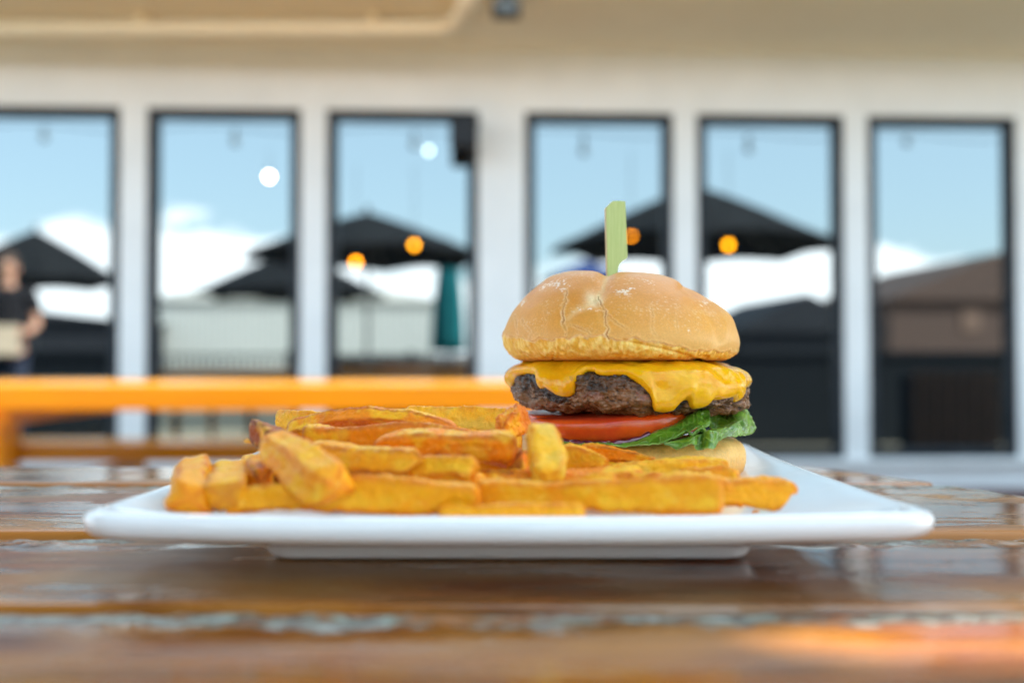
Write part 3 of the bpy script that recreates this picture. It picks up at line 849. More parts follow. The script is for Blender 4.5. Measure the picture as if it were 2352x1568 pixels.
# ------------------------------------------------------------------ the square plate
PCX, PCY = -.0012, .4775
prof = np.array([(0.0, .0150), (.03, .0150), (.06, .0150), (.082, .0151), (.092, .0155), (.102, .0168), (.113, .0190), (.124, .0215), (.131, .0232),
                 (.1365, .0245), (.1392, .0249), (.1412, .0246), (.1424, .0236), (.1428, .0215), (.1427, .0190), (.1420, .0168), (.1403, .0154),
                 (.1370, .0146), (.128, .0128), (.115, .0100), (.104, .0082), (.0965, .0072), (.0950, .0064), (.0946, .0050), (.0944, .0020), (.0937, .0008),
                 (.0925, .0003), (.088, .0003), (.050, .0012), (0.0, .0012)])
def smooth_curve(c, n):
    d = np.r_[0, np.cumsum(np.hypot(*np.diff(c, axis=0).T))]
    # monotone resample with light smoothing
    u = np.linspace(0, d[-1], n)
    q = np.stack([np.interp(u, d, c[:, 0]), np.interp(u, d, c[:, 1])], 1)
    for _ in range(6):
        q[1:-1] = q[1:-1] * .5 + (q[:-2] + q[2:]) * .25
    return q
prof[:, 0] += np.maximum(prof[:, 0] - .105, 0) * .10
pr = smooth_curve(prof, 260)
na = 360
def rounded_square(a, c, na):
    """unit directions around a rounded square with half side a and corner radius c"""
    th = (np.arange(na) + .5) / na * 2 * PI
    # denser at the corners
    th = th - 0.18 * np.sin(4 * th) * -1 * 0.5
    x, y = np.cos(th), np.sin(th)
    a = np.asarray(a)[None, :]; c = np.minimum(np.asarray(c)[None, :], a)
    dx, dy = np.abs(x)[:, None], np.abs(y)[:, None]
    k = a / np.maximum(dx, dy)
    px_, py_ = dx * k, dy * k
    inner = a - c
    corner = (px_ > inner) & (py_ > inner)
    # solve |(t dx - inner, t dy - inner)| = c
    B = (dx + dy) * inner; A = dx * dx + dy * dy; Cc = 2 * inner * inner - c * c
    t = (B + np.sqrt(np.maximum(B * B - A * Cc, 0))) / A
    k = np.where(corner, t, k)
    return np.sign(x)[:, None] * dx * k, np.sign(y)[:, None] * dy * k
aa = np.maximum(pr[:, 0], 1e-4)
gx, gy = rounded_square(aa, np.where(aa > .12, .015, np.where(aa > .09, .010, aa * .2)), na)
bow = 1 + 0.0
zc = pr[:, 1][None, :] + 0.0018 * (np.abs(gx * gy) / .0204) ** 2 * sstep(.10, .14, aa)[None, :]
plate = grid("plate", np.stack([PCX + gx * bow, PCY + gy * bow, TABLE_Z + zc + gx * 0], -1)[::-1], None, None, True)
M["plate"] = mat("white_glazed_porcelain", (0.87, 0.86, 0.84), 0.12, **{"Coat Weight": 0.5, "Coat Roughness": 0.05})
t_ = M["plate"].node_tree; b_ = bsdf(M["plate"]); tcp = N(t_, "ShaderNodeTexCoord")
n_ = N(t_, "ShaderNodeTexNoise", i_Scale=22.0, i_Detail=6.0, i_Roughness=.6); mp_ = N(t_, "ShaderNodeMapping"); mp_.inputs["Scale"].default_value = (1, 1.4, 1); mp_.inputs["Rotation"].default_value = (0, 0, .5)
r_ = N(t_, "ShaderNodeMapRange"); r_.inputs[1].default_value = .48; r_.inputs[2].default_value = .62; r_.inputs[3].default_value = .09; r_.inputs[4].default_value = .17
t_.links.new(tcp.outputs["Object"], mp_.inputs[0]); t_.links.new(mp_.outputs[0], n_.inputs["Vector"]); t_.links.new(n_.outputs["Fac"], r_.inputs[0]); t_.links.new(r_.outputs[0], b_.inputs["Roughness"]); t_.links.new(r_.outputs[0], b_.inputs["Coat Roughness"])
plate.data.materials.append(M["plate"])
tag(plate, "square white porcelain plate with rounded rim under the burger and fries", "plate")

# ------------------------------------------------------------------ the burger
def proj(P):
    d = np.asarray(P) - np.array([0, 0, CAM_Z])
    f = d[..., 1] * CP + d[..., 2] * SP
    u = -d[..., 1] * SP + d[..., 2] * CP
    return 1176 + FPX * d[..., 0] / f, 784 - FPX * u / f
def Z1(pts, ox=1091, oy=402): return [(ox + a * .3174, oy + b * .3174) for a, b in pts]
def Z2(pts): return Z1(pts, 1091, 804)
BY = .530
SC = BY / FPX
burger = empty("cheeseburger", (.0575, BY, TABLE_Z + .015), "tall cheeseburger with cracked bun, melted cheese, tomato and lettuce on the plate", "burger")

def resample(pts, n, smooth=4):
    pts = np.asarray(pts, float)
    d = np.r_[0, np.cumsum(np.hypot(*np.diff(pts, axis=0).T))]
    u = np.linspace(0, d[-1], n)
    q = np.stack([np.interp(u, d, pts[:, 0]), np.interp(u, d, pts[:, 1])], 1)
    for _ in range(smooth):
        q[1:-1] = q[1:-1] * .5 + (q[:-2] + q[2:]) * .25
    return q
def normals(P):
    a = np.roll(P, -1, 0) - np.roll(P, 1, 0)
    b = np.gradient(P, axis=1)
    n = np.cross(a, b)
    n /= np.maximum(np.linalg.norm(n, axis=-1, keepdims=True), 1e-12)
    return n

# top bun
SSB = {"Subsurface Weight": 0.2, "Subsurface Scale": 0.003}
M["bun"] = tone_mat("baked_bun_crust", 0.48, bump=0.30, bscale=1500, bdist=.00025, var=.10, vscale=1100, speck=(.80, .62, .40), speck_scale=2600, speck_at=.77, **SSB)
M["bun"].node_tree.nodes["Principled BSDF"].inputs["Specular IOR Level"].default_value = .35
nphi, nt_ = 900, 300
Lp = resample([(0, 196), (60, 206), (114, 208), (164, 195), (214, 155), (249, 112), (269, 66), (272, 45), (263, 22), (246, 8), (234, 3), (220, 2), (0, 3)], nt_, 40)
Rp = resample([(0, 196), (56, 202), (100, 196), (136, 182), (176, 160), (216, 132), (251, 94), (268, 55), (270, 36), (262, 17), (252, 7), (238, 3), (220, 2), (0, 3)], nt_, 40)
phi = np.linspace(-PI, PI, nphi, endpoint=False)
wr = ((1 + np.sin(phi)) / 2)[:, None, None]
pp = Lp[None] * (1 - wr) + Rp[None] * wr
r, h = pp[..., 0] * SC, pp[..., 1] * SC
ph = phi[:, None]
P = np.stack([.0575 + r * np.sin(ph), BY - r * np.cos(ph), .8264 + h], -1)
nrm = normals(P)
if (nrm[nphi // 2, 60] @ np.array([0, -1, .3])) < 0: nrm = -nrm
px, py = proj(P)
front = P[..., 1] < BY + .004
d_ = np.zeros(px.shape)
# big folds between the lobes of the kaiser roll
hf = h / (208 * SC)
xr, yr = (P[..., 0] - .0575), (P[..., 1] - BY)
def fold(d, wdt, depth): return -depth * np.exp(-(d / wdt) ** 2)
f1 = np.where(front, seg_dist(px, py, [(1398, 610), (1384, 655), (1360, 684), (1325, 705), (1303, 730)]), 1e3)
d_ += fold(f1, 16, .0020) * (1 - .65 * sstep(690, 735, py)) + fold(f1, 44, .0011) * (1 - .8 * sstep(670, 725, py))
db = seg_dist(xr, yr, [(-.0065, -.006), (-.003, .02), (.006, .04), (.012, .06)])
d_ += np.where(yr > -.008, fold(db, .006, .0030) * sstep(-.008, .002, yr), 0)
f2 = np.where(front, seg_dist(px, py, [(1362, 686), (1378, 705), (1390, 740)]), 1e3)
d_ += fold(f2, 9, .0006)
f3 = np.where(front, seg_dist(px, py, [(1572, 655), (1612, 690), (1640, 735), (1652, 780)]), 1e3)
d_ += fold(f3, 10, .0010) + fold(f3, 22, .0006)
db = seg_dist(xr, yr, [(.034, -.004), (.02, .012), (.002, .010)])
d_ += np.where(yr > -.006, fold(db, .005, .0022), 0)
# lobe at the right beyond the fold
d_ += .0012 * np.exp(-((px - 1668) / 26) ** 2 - ((py - 735) / 40) ** 2)
# cracks
ck = [[(1302, 665), (1299, 680), (1297, 694), (1290, 712), (1293, 726), (1291, 745), (1299, 757), (1298, 768)],
      [(1371, 672), (1377, 684), (1383, 700), (1391, 712), (1393, 730), (1391, 745), (1397, 757), (1392, 768), (1396, 779)],
      [(1199, 734), (1206, 744), (1211, 754), (1219, 764), (1220, 778)], [(1183, 725), (1186, 740), (1190, 765)],
      [(1494, 705), (1496, 740), (1500, 765), (1506, 772)], [(1556, 690), (1553, 730), (1555, 760)],
      [(1250, 715), (1254, 740), (1251, 768)], [(1594, 716), (1606, 713), (1618, 714), (1630, 718)],
      [(1293, 746), (1306, 745), (1318, 748), (1340, 757), (1352, 770)], [(1393, 722), (1408, 736), (1424, 746), (1445, 760)],
      [(1655, 700), (1668, 735), (1672, 770), (1668, 795)]]
wts = [.95, 1.0, .45, .35, .30, .18, .22, .30, .45, .5, .16]
wobx = fbm(P, .0040, 5, 41, .62) * 9.0; woby = fbm(P, .0040, 5, 47, .62) * 9.0
cvar = np.clip(.75 + .9 * fbm(P, .006, 3, 49), .1, 1.2)
crack = np.zeros(px.shape); lipp = np.zeros(px.shape)
for c_, w_ in zip(ck, wts):
    dd = seg_dist(px + wobx, py + woby, c_)
    crack = np.maximum(crack, w_ * cvar * np.exp(-(dd / (.7 + 1.0 * w_ * cvar)) ** 2)); lipp = np.maximum(lipp, w_ * cvar * np.exp(-((dd - 3.2) / 2.2) ** 2))
crack = np.where(front, crack, 0); lipp = np.where(front, lipp, 0)
d_ -= crack * .0006; d_ += lipp * .00018
# jagged boundary between crust and the pale torn band below
bl = np.interp(px, [1150, 1165, 1230, 1290, 1340, 1383, 1410, 1450, 1500, 1545, 1590, 1640, 1700], [768, 772, 782, 776, 772, 770, 778, 774, 784, 796, 806, 804, 810])
tear = py + fbm(P, .0045, 4, 61) * 13 - bl
torn = sstep(-1.5, 2.5, tear)
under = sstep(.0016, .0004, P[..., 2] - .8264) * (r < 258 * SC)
band = torn * (1 - under)
fib = fbm(P * np.array([1, 1, .35]), .0016, 4, 71)
d_ += band * (fib * .0008 - .0006 + fbm(P, .006, 3, 73) * .0009)
d_ += np.exp(-((tear + 2.5) / 3.0) ** 2) * .00035
# lower fold at the right where the crumb tucks under
f4 = np.where(front, seg_dist(px, py, Z1([(1080, 1200), (1300, 1252), (1400, 1275), (1500, 1305), (1640, 1350)])), 1e3)
d_ += fold(f4, 4, .0011)
f5 = np.where(front, seg_dist(px, py, Z1([(560, 1350), (580, 1200)])), 1e3)
d_ += fold(f5, 4, .0005)
d_ += fbm(P, .03, 3, 81) * .0008 + fbm(P, .004, 3, 83) * .00010
P2 = P + nrm * d_[..., None]
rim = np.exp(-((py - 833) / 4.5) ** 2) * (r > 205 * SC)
P2[..., 2] += fbm(P, .003, 3, 91) * .0005 * rim
# colour
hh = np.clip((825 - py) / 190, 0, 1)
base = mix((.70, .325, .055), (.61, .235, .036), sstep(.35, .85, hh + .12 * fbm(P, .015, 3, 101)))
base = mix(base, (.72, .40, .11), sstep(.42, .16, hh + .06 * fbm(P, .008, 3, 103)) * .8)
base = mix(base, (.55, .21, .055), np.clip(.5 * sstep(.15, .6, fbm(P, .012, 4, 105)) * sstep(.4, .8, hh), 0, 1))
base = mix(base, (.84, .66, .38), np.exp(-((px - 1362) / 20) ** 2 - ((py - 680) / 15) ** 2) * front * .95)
base = mix(base, (.78, .50, .22), .5 * np.exp(-(f1 / 7) ** 2))
fl = 0
for cx, cy, sx, sy, a in ((1270, 652, 40, 16, 1), (1440, 662, 30, 14, .8), (1345, 705, 30, 14, .8), (1195, 692, 14, 16, .9), (1500, 650, 35, 14, .5), (1625, 690, 18, 14, .8), (1575, 755, 14, 12, .9), (1410, 690, 40, 10, .4)):
    fl = np.maximum(fl, a * np.exp(-((px - cx) / sx) ** 2 - ((py - cy) / sy) ** 2))
flo = sstep(.10, .42, fbm(P, .0013, 4, 111) * .9 + fbm(P, .006, 2, 113) * .5 + fl * .55 - .30)
base = mix(base, (.84, .72, .55), np.clip(flo * fl * 1.5, 0, .72))
dust = sstep(.18, .42, fbm(P, .0009, 3, 117)) * sstep(-.25, .35, fbm(P, .012, 3, 119)) * sstep(790, 740, py)
base = mix(base, (.86, .66, .42), dust * .28)
crumb = mix((.76, .42, .035), (.90, .66, .19), sstep(-.3, .4, fib))
crumb = mix(crumb, (.72, .33, .03), sstep(0, .5, fbm(P, .008, 3, 121)) * .6)
crumb = mix(crumb, (.72, .34, .02), sstep(805, 822, py) * .45)
base = mix(base, crumb, band * .9)
base = mix(base, (.90, .72, .42), np.clip(np.exp(-((tear - 1) / 2.2) ** 2) * .55 + lipp * .45, 0, 1))
base = mix(base, (.42, .17, .04), np.clip(crack * .8, 0, .65))
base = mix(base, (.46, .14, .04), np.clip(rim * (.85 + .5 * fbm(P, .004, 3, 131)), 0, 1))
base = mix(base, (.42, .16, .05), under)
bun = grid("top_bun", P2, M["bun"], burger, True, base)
bun["label"] = "golden cracked kaiser bun top"

# heel
M["heel"] = tone_mat("porous_bun_side", 0.5, bump=.55, bscale=900, bdist=.0006, var=.16, vscale=800, **SSB)
CX2 = .0605
hp = resample([(0, 98), (150, 98), (225, 97), (250, 92), (264, 78), (270, 56), (268, 32), (258, 14), (240, 4), (215, 1), (0, 1)], 150, 20)
ph = np.linspace(-PI, PI, 620, endpoint=False)[:, None]
r = hp[None, :, 0] * SC; h = hp[None, :, 1] * SC
P = np.stack([CX2 + r * np.sin(ph), BY - r * np.cos(ph), TABLE_Z + .0152 + h + 0 * ph], -1)
nrm = normals(P); nrm = nrm if nrm[310, 50, 1] < 0 else -nrm
px, py = proj(P)
P2 = P + nrm * (fbm(P, .02, 3, 141) * .0012 + fbm(P * np.array([1, 1, .4]), 0.0018, 4, 143) * .00050)[..., None]
hh = h / (98 * SC) + 0 * ph
base = mix((.82, .46, .11), (.72, .33, .06), sstep(.8, .3, hh + .15 * fbm(P, .01, 3, 145)))
base = mix(base, (.56, .22, .05), sstep(.34, .08, hh + .1 * fbm(P, .01, 3, 147)))
base = mix(base, (.80, .52, .14), sstep(.88, .97, hh))
base = mix(base, (.52, .24, .05), .6 * sstep(.35, .6, fbm(P, .003, 3, 149)) * sstep(.95, .6, hh))
grid("bottom_bun", P2, M["heel"], burger, True, base)["label"] = "pale toasted bun bottom"

ce = np.array(Z2([(205, 330), (235, 360), (252, 290), (272, 225), (300, 205), (335, 190), (372, 190), (405, 215), (428, 262), (433, 302), (455, 298), (480, 288), (510, 310), (550, 343), (600, 355), (640, 356), (680, 338),
                  (705, 290), (702, 245), (735, 205), (752, 185), (775, 155), (800, 148), (832, 158), (850, 180), (900, 190), (960, 190), (1020, 184), (1100, 190), (1150, 215), (1190, 245), (1240, 290),
                  (1275, 330), (1288, 400), (1312, 436), (1380, 442), (1450, 430), (1500, 385), (1530, 362), (1555, 360), (1572, 375), (1592, 410), (1625, 424), (1665, 415), (1700, 398), (1735, 355), (1790, 345),
                  (1850, 330), (1880, 322), (1893, 345), (1905, 362), (1930, 350), (1948, 300), (1955, 250)]))
# patty and cheese share the patty's outline
PX0, PR = .0624, .0617
PZ0, PZ1 = CAM_Z - .0280, CAM_Z + .0002
tp = np.linspace(0, 1, 600)
ta = tp * PI
ex = 3.3
cr_ = np.sin(ta); cz_ = np.cos(ta)
k_ = (np.abs(cr_) ** ex + np.abs(cz_) ** ex) ** (-1 / ex)
prR = np.interp(np.linspace(0, 1, 600), np.r_[0, np.cumsum(np.hypot(np.diff(cr_ * k_ * PR), np.diff(cz_ * k_ * .0114)))] / np.sum(np.hypot(np.diff(cr_ * k_ * PR), np.diff(cz_ * k_ * .0114))), cr_ * k_)
prZ = np.interp(np.linspace(0, 1, 600), np.r_[0, np.cumsum(np.hypot(np.diff(cr_ * k_ * PR), np.diff(cz_ * k_ * .0114)))] / np.sum(np.hypot(np.diff(cr_ * k_ * PR), np.diff(cz_ * k_ * .0114))), cz_ * k_)
def patty_pt(phi, t, extra=0.0):
    """phi, t arrays of one shape -> point on the smooth patty, pushed out by extra"""
    rr = np.interp(t, tp, prR); zz = np.interp(t, tp, prZ)
    R0 = PR * (1 + .018 * np.sin(3 * phi + .4) + .012 * np.sin(5 * phi + 2))
    P = np.stack([PX0 + R0 * rr * np.sin(phi), BY - R0 * rr * np.cos(phi), (PZ0 + PZ1) / 2 + (PZ1 - PZ0) / 2 * zz - .0016 * rr * np.sin(phi)], -1)
    n = np.stack([np.sin(phi) * np.abs(rr) ** 3 , -np.cos(phi) * np.abs(rr) ** 3, zz * .75], -1)
    n /= np.maximum(np.linalg.norm(n, axis=-1, keepdims=True), 1e-9)
    lump = fbm(P, .012, 2, 201) * .0027 * np.clip(rr * 1.3 - .3, 0, 1)
    return P + n * (lump + extra)[..., None], n
ph = np.linspace(-PI, PI, 1000, endpoint=False)
tt = np.r_[np.linspace(0, .30, 30)[:-1], np.linspace(.30, .70, 200), np.linspace(.70, 1, 30)[1:]]
PH, TT = np.meshgrid(ph, tt, indexing="ij")
P, n = patty_pt(PH, TT)
mid = fbm(P, .0075, 3, 211); cell = np.abs(fbm(P * np.array([1, 1, 1.5]), .0042, 3, 215)); fi = fbm(P, .0011, 3, 219)
side = np.clip(np.interp(TT, tp, prR) * 1.3 - .3, 0, 1)
disp = (mid * .0040 + (0.22 - cell) * .0026 + fi * .0005) * side
pits = sstep(.30, .5, fbm(P, .0016, 2, 223))
disp -= pits * .0006 * side
px, py = proj(P)
pe0 = np.interp(px, ce[:, 0], ce[:, 1])
disp = np.where((py < pe0 - 1) | (P[..., 1] > BY), np.minimum(disp, .0003) - .0004, disp)
P2 = P + n * disp[..., None]
char = sstep(908, 884, py + fbm(P, .006, 4, 231) * 16)
pe_ = np.interp(px, ce[:, 0], ce[:, 1])
char = np.maximum(char, sstep(16, 3, py - pe_ + fbm(P, .004, 3, 235) * 8) * (P[..., 1] < BY))
char = np.clip(char * (.55 + .8 * sstep(-.2, .3, fbm(P, .008, 3, 233))), 0, 1)
c = mix((.190, .080, .026), (.27, .130, .060), sstep(-.2, .35, fbm(P, .0035, 4, 241)))
c = mix(c, (.26, .09, .07), .5 * sstep(.2, .5, fbm(P, .006, 3, 243)))
c = mix(c, (.32, .19, .14), .45 * sstep(.25, .5, fbm(P, .0022, 3, 245)))
c = mix(c, (.035, .018, .014), np.clip(pits * .8 + sstep(.0, -.0012, disp) * .5, 0, .85))
c = mix(c, (.014, .011, .010), char * .9)
M["patty"] = tone_mat("seared_beef", 0.25, bump=.6, bscale=1400, bdist=.0005, var=.30, vscale=1300, rvar=.12, **{"Specular IOR Level": .38})
grid("patty", P2, M["patty"], burger, True, c)["label"] = "brown seared beef patty with charred edges"

# cheese, its lower edge traced round the front
nf = 1000
ph = np.linspace(-PI, PI, nf, endpoint=False)
PRo = PR + .0022
xs_ = np.sin(ph); Yf = BY - PRo * np.cos(ph)
px_edge = 1176 + FPX * (PX0 + PRo * xs_) / Yf
# the traced x positions assume the burger's own depth along the rim; solve with the true perspective
py_edge = np.interp(px_edge, ce[:, 0], ce[:, 1])
z_edge = CAM_Z - (py_edge - 828) * Yf / FPX
back = np.abs(ph) > PI / 2 - .06
zb = CAM_Z - .014 + .004 * np.sin(7 * ph) + .003 * np.sin(3 * ph + 1)
wb = sstep(PI / 2 - .12, PI / 2 + .12, np.abs(ph))
z_edge = z_edge * (1 - wb) + zb * wb
z_edge = np.minimum(z_edge, CAM_Z - .0058)
for _ in range(2): z_edge = z_edge * .5 + (np.roll(z_edge, 1) + np.roll(z_edge, -1)) * .25
zc_ = (PZ0 + PZ1) / 2 + (PZ1 - PZ0) / 2 * prZ
# t at the cheese edge; below the patty's equator the drip hangs straight down
t_edge = np.interp(-z_edge, -zc_, tp)
t_edge = np.minimum(t_edge, .80)
s = np.r_[np.linspace(0, .55, 40)[:-1], np.linspace(.55, 1, 150)]
PHc, Sg = np.meshgrid(ph, s, indexing="ij")
Tc = Sg * t_edge[:, None]
dist_edge = (t_edge[:, None] - Tc)
thick = .0014 + .0007 * np.exp(-((dist_edge - .03) / .028) ** 2)
thick = thick * np.sqrt(np.clip(1 - (1 - np.clip(dist_edge / .018, 0, 1)) ** 2, 0, 1)) - .0004 * (dist_edge < 1e-6)
Pc, nc = patty_pt(PHc, Tc, 0 * Tc)
lowf = fbm(Pc, .0090, 2, 301) * .0006 + fbm(Pc, .0035, 3, 305) * .00022
dragl = np.sin(PHc * 26 + fbm(Pc, .012, 2, 307) * 3) * .00014 * sstep(.30, .5, Tc)
inside = sstep(0, .02, dist_edge)
Pc2 = Pc + nc * (thick + (lowf + dragl + .0007) * inside)[..., None]
# keep drips vertical where they hang past the equator
zi = np.minimum(0, z_edge[:, None] - (CAM_Z - .0150)) * sstep(.45, .75, Sg)
rad = np.hypot(Pc2[..., 0] - PX0, Pc2[..., 1] - BY)
hang = sstep(.48, .60, Tc)
rneed = np.maximum(rad, PR * .985 * hang)
kx = np.where(rad > 1e-5, rneed / np.maximum(rad, 1e-5), 1)
kx = 1 + (kx - 1) * hang * inside
Pc2[..., 0] = PX0 + (Pc2[..., 0] - PX0) * kx; Pc2[..., 1] = BY + (Pc2[..., 1] - BY) * kx
# back side of the sheet so that it has its own thickness
inn, _n = patty_pt(PHc[:, ::-1], Tc[:, ::-1], 0 * Tc - .0012)
full = np.concatenate([Pc2, inn[:, ::6]], 1)
px, py = proj(full)
c = mix((.80, .40, .004), (.78, .34, .004), sstep(-.3, .4, fbm(full, .01, 3, 311)))
c = mix(c, (.84, .46, .015), .5 * sstep(.1, .45, fbm(full, .003, 3, 313)))
c = mix(c, (.42, .20, .03), .55 * sstep(.34, .5, fbm(full, .0035, 3, 317)) * np.exp(-((px - 1290) / 60) ** 2))
M["cheese"] = tone_mat("melted_yellow_cheese", 0.17, bump=.18, bscale=500, bdist=.0006, var=.06, vscale=500, rvar=.07,
                       **{"Subsurface Weight": .25, "Subsurface Scale": .003, "Specular IOR Level": .28})
grid("cheese", full, M["cheese"], burger, True, c)["label"] = "melted yellow cheese dripping over the patty"

# lofted sheets (lettuce, sauce)
def cat(p0, p1, p2, p3, t):
    return .5 * ((2 * p1) + (p2 - p0) * t + (2 * p0 - 5 * p1 + 4 * p2 - p3) * t ** 2 + (3 * p1 - p0 - 3 * p2 + p3) * t ** 3)
def spline(A, n):
    """A[k, ...] -> n samples along the first axis"""
    A = np.asarray(A, float); k = len(A)
    u = np.linspace(0, k - 1 - 1e-6, n); i = u.astype(int); t = (u - i).reshape((-1,) + (1,) * (A.ndim - 1))
    g = lambda j: A[np.clip(j, 0, k - 1)]
    return cat(g(i - 1), g(i), g(i + 1), g(i + 2), t)
def leaf_mat():
    m = tone_mat("lettuce_leaf", .34, bump=.25, bscale=500, bdist=.0006, var=.12, vscale=300, **{"Subsurface Weight": .1, "Subsurface Scale": .002, "Coat Weight": .2, "Coat Roughness": .2})
    return m
M["lettuce"] = leaf_mat()
def ridged_veins(a, b, sc, seed):
    """cell-edge network in leaf coordinates: 1 on a vein"""
    p = np.stack([a / sc, b / sc, a * 0], -1)
    p = p + .35 * np.stack([vnoise(p * 1.3, seed), vnoise(p * 1.3 + 9, seed), a * 0], -1)
    i = np.floor(p[..., :2]).astype(np.int64)
    f1 = np.full(a.shape, 9.0); f2 = np.full(a.shape, 9.0)
    for dx in (-1, 0, 1):
        for dy in (-1, 0, 1):
            jx = i[..., 0] + dx; jy = i[..., 1] + dy
            qx = jx + hash3(jx, jy, jy * 0, seed); qy = jy + hash3(jx, jy, jy * 0, seed + 3)
            d = np.hypot(p[..., 0] - qx, p[..., 1] - qy)
            f2 = np.minimum(np.maximum(f1, d), f2); f1 = np.minimum(f1, d)
    return sstep(.14, .02, f2 - f1)
def leaf(rows, label, nu=260, nv=90, ruff=.0016, freq=9, seed=1, flip=1):
    """rows[v][u] = (px, py, depth)"""
    A = np.array(rows, float)
    W = at(A[..., 0], A[..., 1], A[..., 2])
    W = spline(W, nv)                           # across
    W = spline(np.swapaxes(W, 0, 1), nu)        # along
    du = np.gradient(W, axis=0); dv = np.gradient(W, axis=1)
    n = np.cross(du, dv); n /= np.maximum(np.linalg.norm(n, axis=-1, keepdims=True), 1e-9)
    U, V_ = np.meshgrid(np.linspace(0, 1, nu), np.linspace(0, 1, nv), indexing="ij")
    L_ = np.cumsum(np.linalg.norm(np.diff(W[:, nv // 2], axis=0), axis=-1)); Ls = np.r_[0, L_]
    a = np.broadcast_to(Ls[:, None], U.shape); bdist = V_ * .016
    v1 = ridged_veins(a, bdist, .0042, seed); v2 = ridged_veins(a, bdist, .0016, seed + 7)
    main = sstep(.05, .01, np.abs(((a / .011 + V_ * .9) % 1) - .5)) * .0
    vein = np.clip(v1 + .4 * v2 + main, 0, 1)
    ruf = np.sin(U * freq * 2 * PI / 3 + 2.5 * vnoise(np.stack([U * 4, V_ * 1.5, U * 0], -1), seed)) * V_ ** 1.3 * ruff
    puff = (1 - v1) * .00018 - v1 * .00014
    Wd = W + n * (ruf + puff + fbm(W, .005, 2, seed + 20) * .0005)[..., None]
    # crinkled margin
    edge = V_ ** 12
    Wd = Wd + n * (fbm(W, .0030, 2, seed + 30) * .0006 * edge)[..., None] + dv / np.maximum(np.linalg.norm(dv, axis=-1, keepdims=True), 1e-9) * (fbm(W, .0028, 3, seed + 31) * .0010 * sstep(.8, 1, V_))[..., None]
    c = mix((.125, .26, .009), (.052, .135, .005), sstep(-.3, .4, fbm(W, .006, 3, seed + 40)))
    c = mix(c, (.26, .38, .06), vein * .36)
    c = mix(c, (.30, .45, .08), sstep(.955, 1.0, V_) * .7)
    c = mix(c, (.30, .46, .14), sstep(.35, .0, V_) * .45)
    c = mix(c, (.20, .10, .02), .6 * sstep(.35, .55, fbm(W, .003, 2, seed + 50)) * sstep(.97, 1, V_))
    o = grid("lettuce_leaf", Wd, M["lettuce"], burger, False, c)
    o["label"] = label
    md = o.modifiers.new("thickness", "SOLIDIFY"); md.thickness = .00045; md.offset = 0
    return o
def zr(pts, depths): 
    v = Z2(pts); return [(x, y, d) for (x, y), d in zip(v, depths)]
# front leaf: a long sliver under the tomato that opens to the right
leaf([zr([(560, 650), (800, 660), (1000, 662), (1180, 640), (1300, 596), (1400, 566), (1500, 525), (1590, 470), (1640, 452)], [.500, .496, .493, .494, .497, .502, .508, .514, .520]),
      zr([(600, 657), (820, 668), (1030, 668), (1180, 645), (1290, 596), (1390, 560), (1495, 510), (1600, 442), (1683, 408)], [.479, .472, .470, .471, .474, .478, .483, .489, .496]),
      zr([(620, 668), (840, 680), (1040, 679), (1190, 655), (1310, 625), (1420, 595), (1520, 565), (1620, 520), (1698, 470)], [.474, .466, .4635, .4645, .467, .470, .474, .479, .487]),
      zr([(640, 673), (850, 692), (1050, 690), (1200, 672), (1345, 668), (1445, 640), (1530, 592), (1632, 560), (1703, 545)], [.473, .464, .461, .460, .461, .464, .467, .471, .480])],
     "long lettuce leaf along the tomato's lower edge", nu=420, nv=70, ruff=.0008, freq=10, seed=3)
# small folded flap
leaf([zr([(1330, 660), (1440, 615), (1530, 580), (1575, 600), (1640, 560), (1672, 590)], [.476, .478, .480, .478, .482, .480]),
      zr([(1345, 665), (1450, 620), (1532, 572), (1565, 606), (1636, 556), (1676, 606)], [.462, .464, .466, .461, .467, .462]),
      zr([(1352, 672), (1455, 632), (1536, 592), (1570, 618), (1640, 586), (1672, 618)], [.461, .463, .465, .460, .466, .461])],
     "small curled lettuce fold", nu=160, nv=40, ruff=.0003, freq=4, seed=9)
# lower right leaf, hanging over the heel
leaf([zr([(1370, 660), (1450, 640), (1540, 610), (1620, 600), (1700, 580), (1790, 555), (1870, 520), (1905, 512)], [.478, .477, .477, .478, .480, .487, .496, .503]),
      zr([(1365, 670), (1450, 655), (1545, 640), (1640, 600), (1705, 590), (1800, 560), (1880, 525), (1912, 528)], [.463, .462, .460, .466, .463, .470, .481, .490]),
      zr([(1370, 680), (1460, 675), (1555, 670), (1640, 640), (1720, 640), (1800, 600), (1890, 560), (1925, 560)], [.460, .458, .456, .462, .457, .466, .478, .488]),
      zr([(1385, 688), (1465, 694), (1560, 698), (1645, 704), (1702, 722), (1800, 648), (1868, 622), (1932, 603)], [.459, .456, .454, .459, .452, .464, .476, .486])],
     "broad lettuce leaf drooping over the bottom bun", nu=320, nv=110, ruff=.0019, freq=9, seed=15)
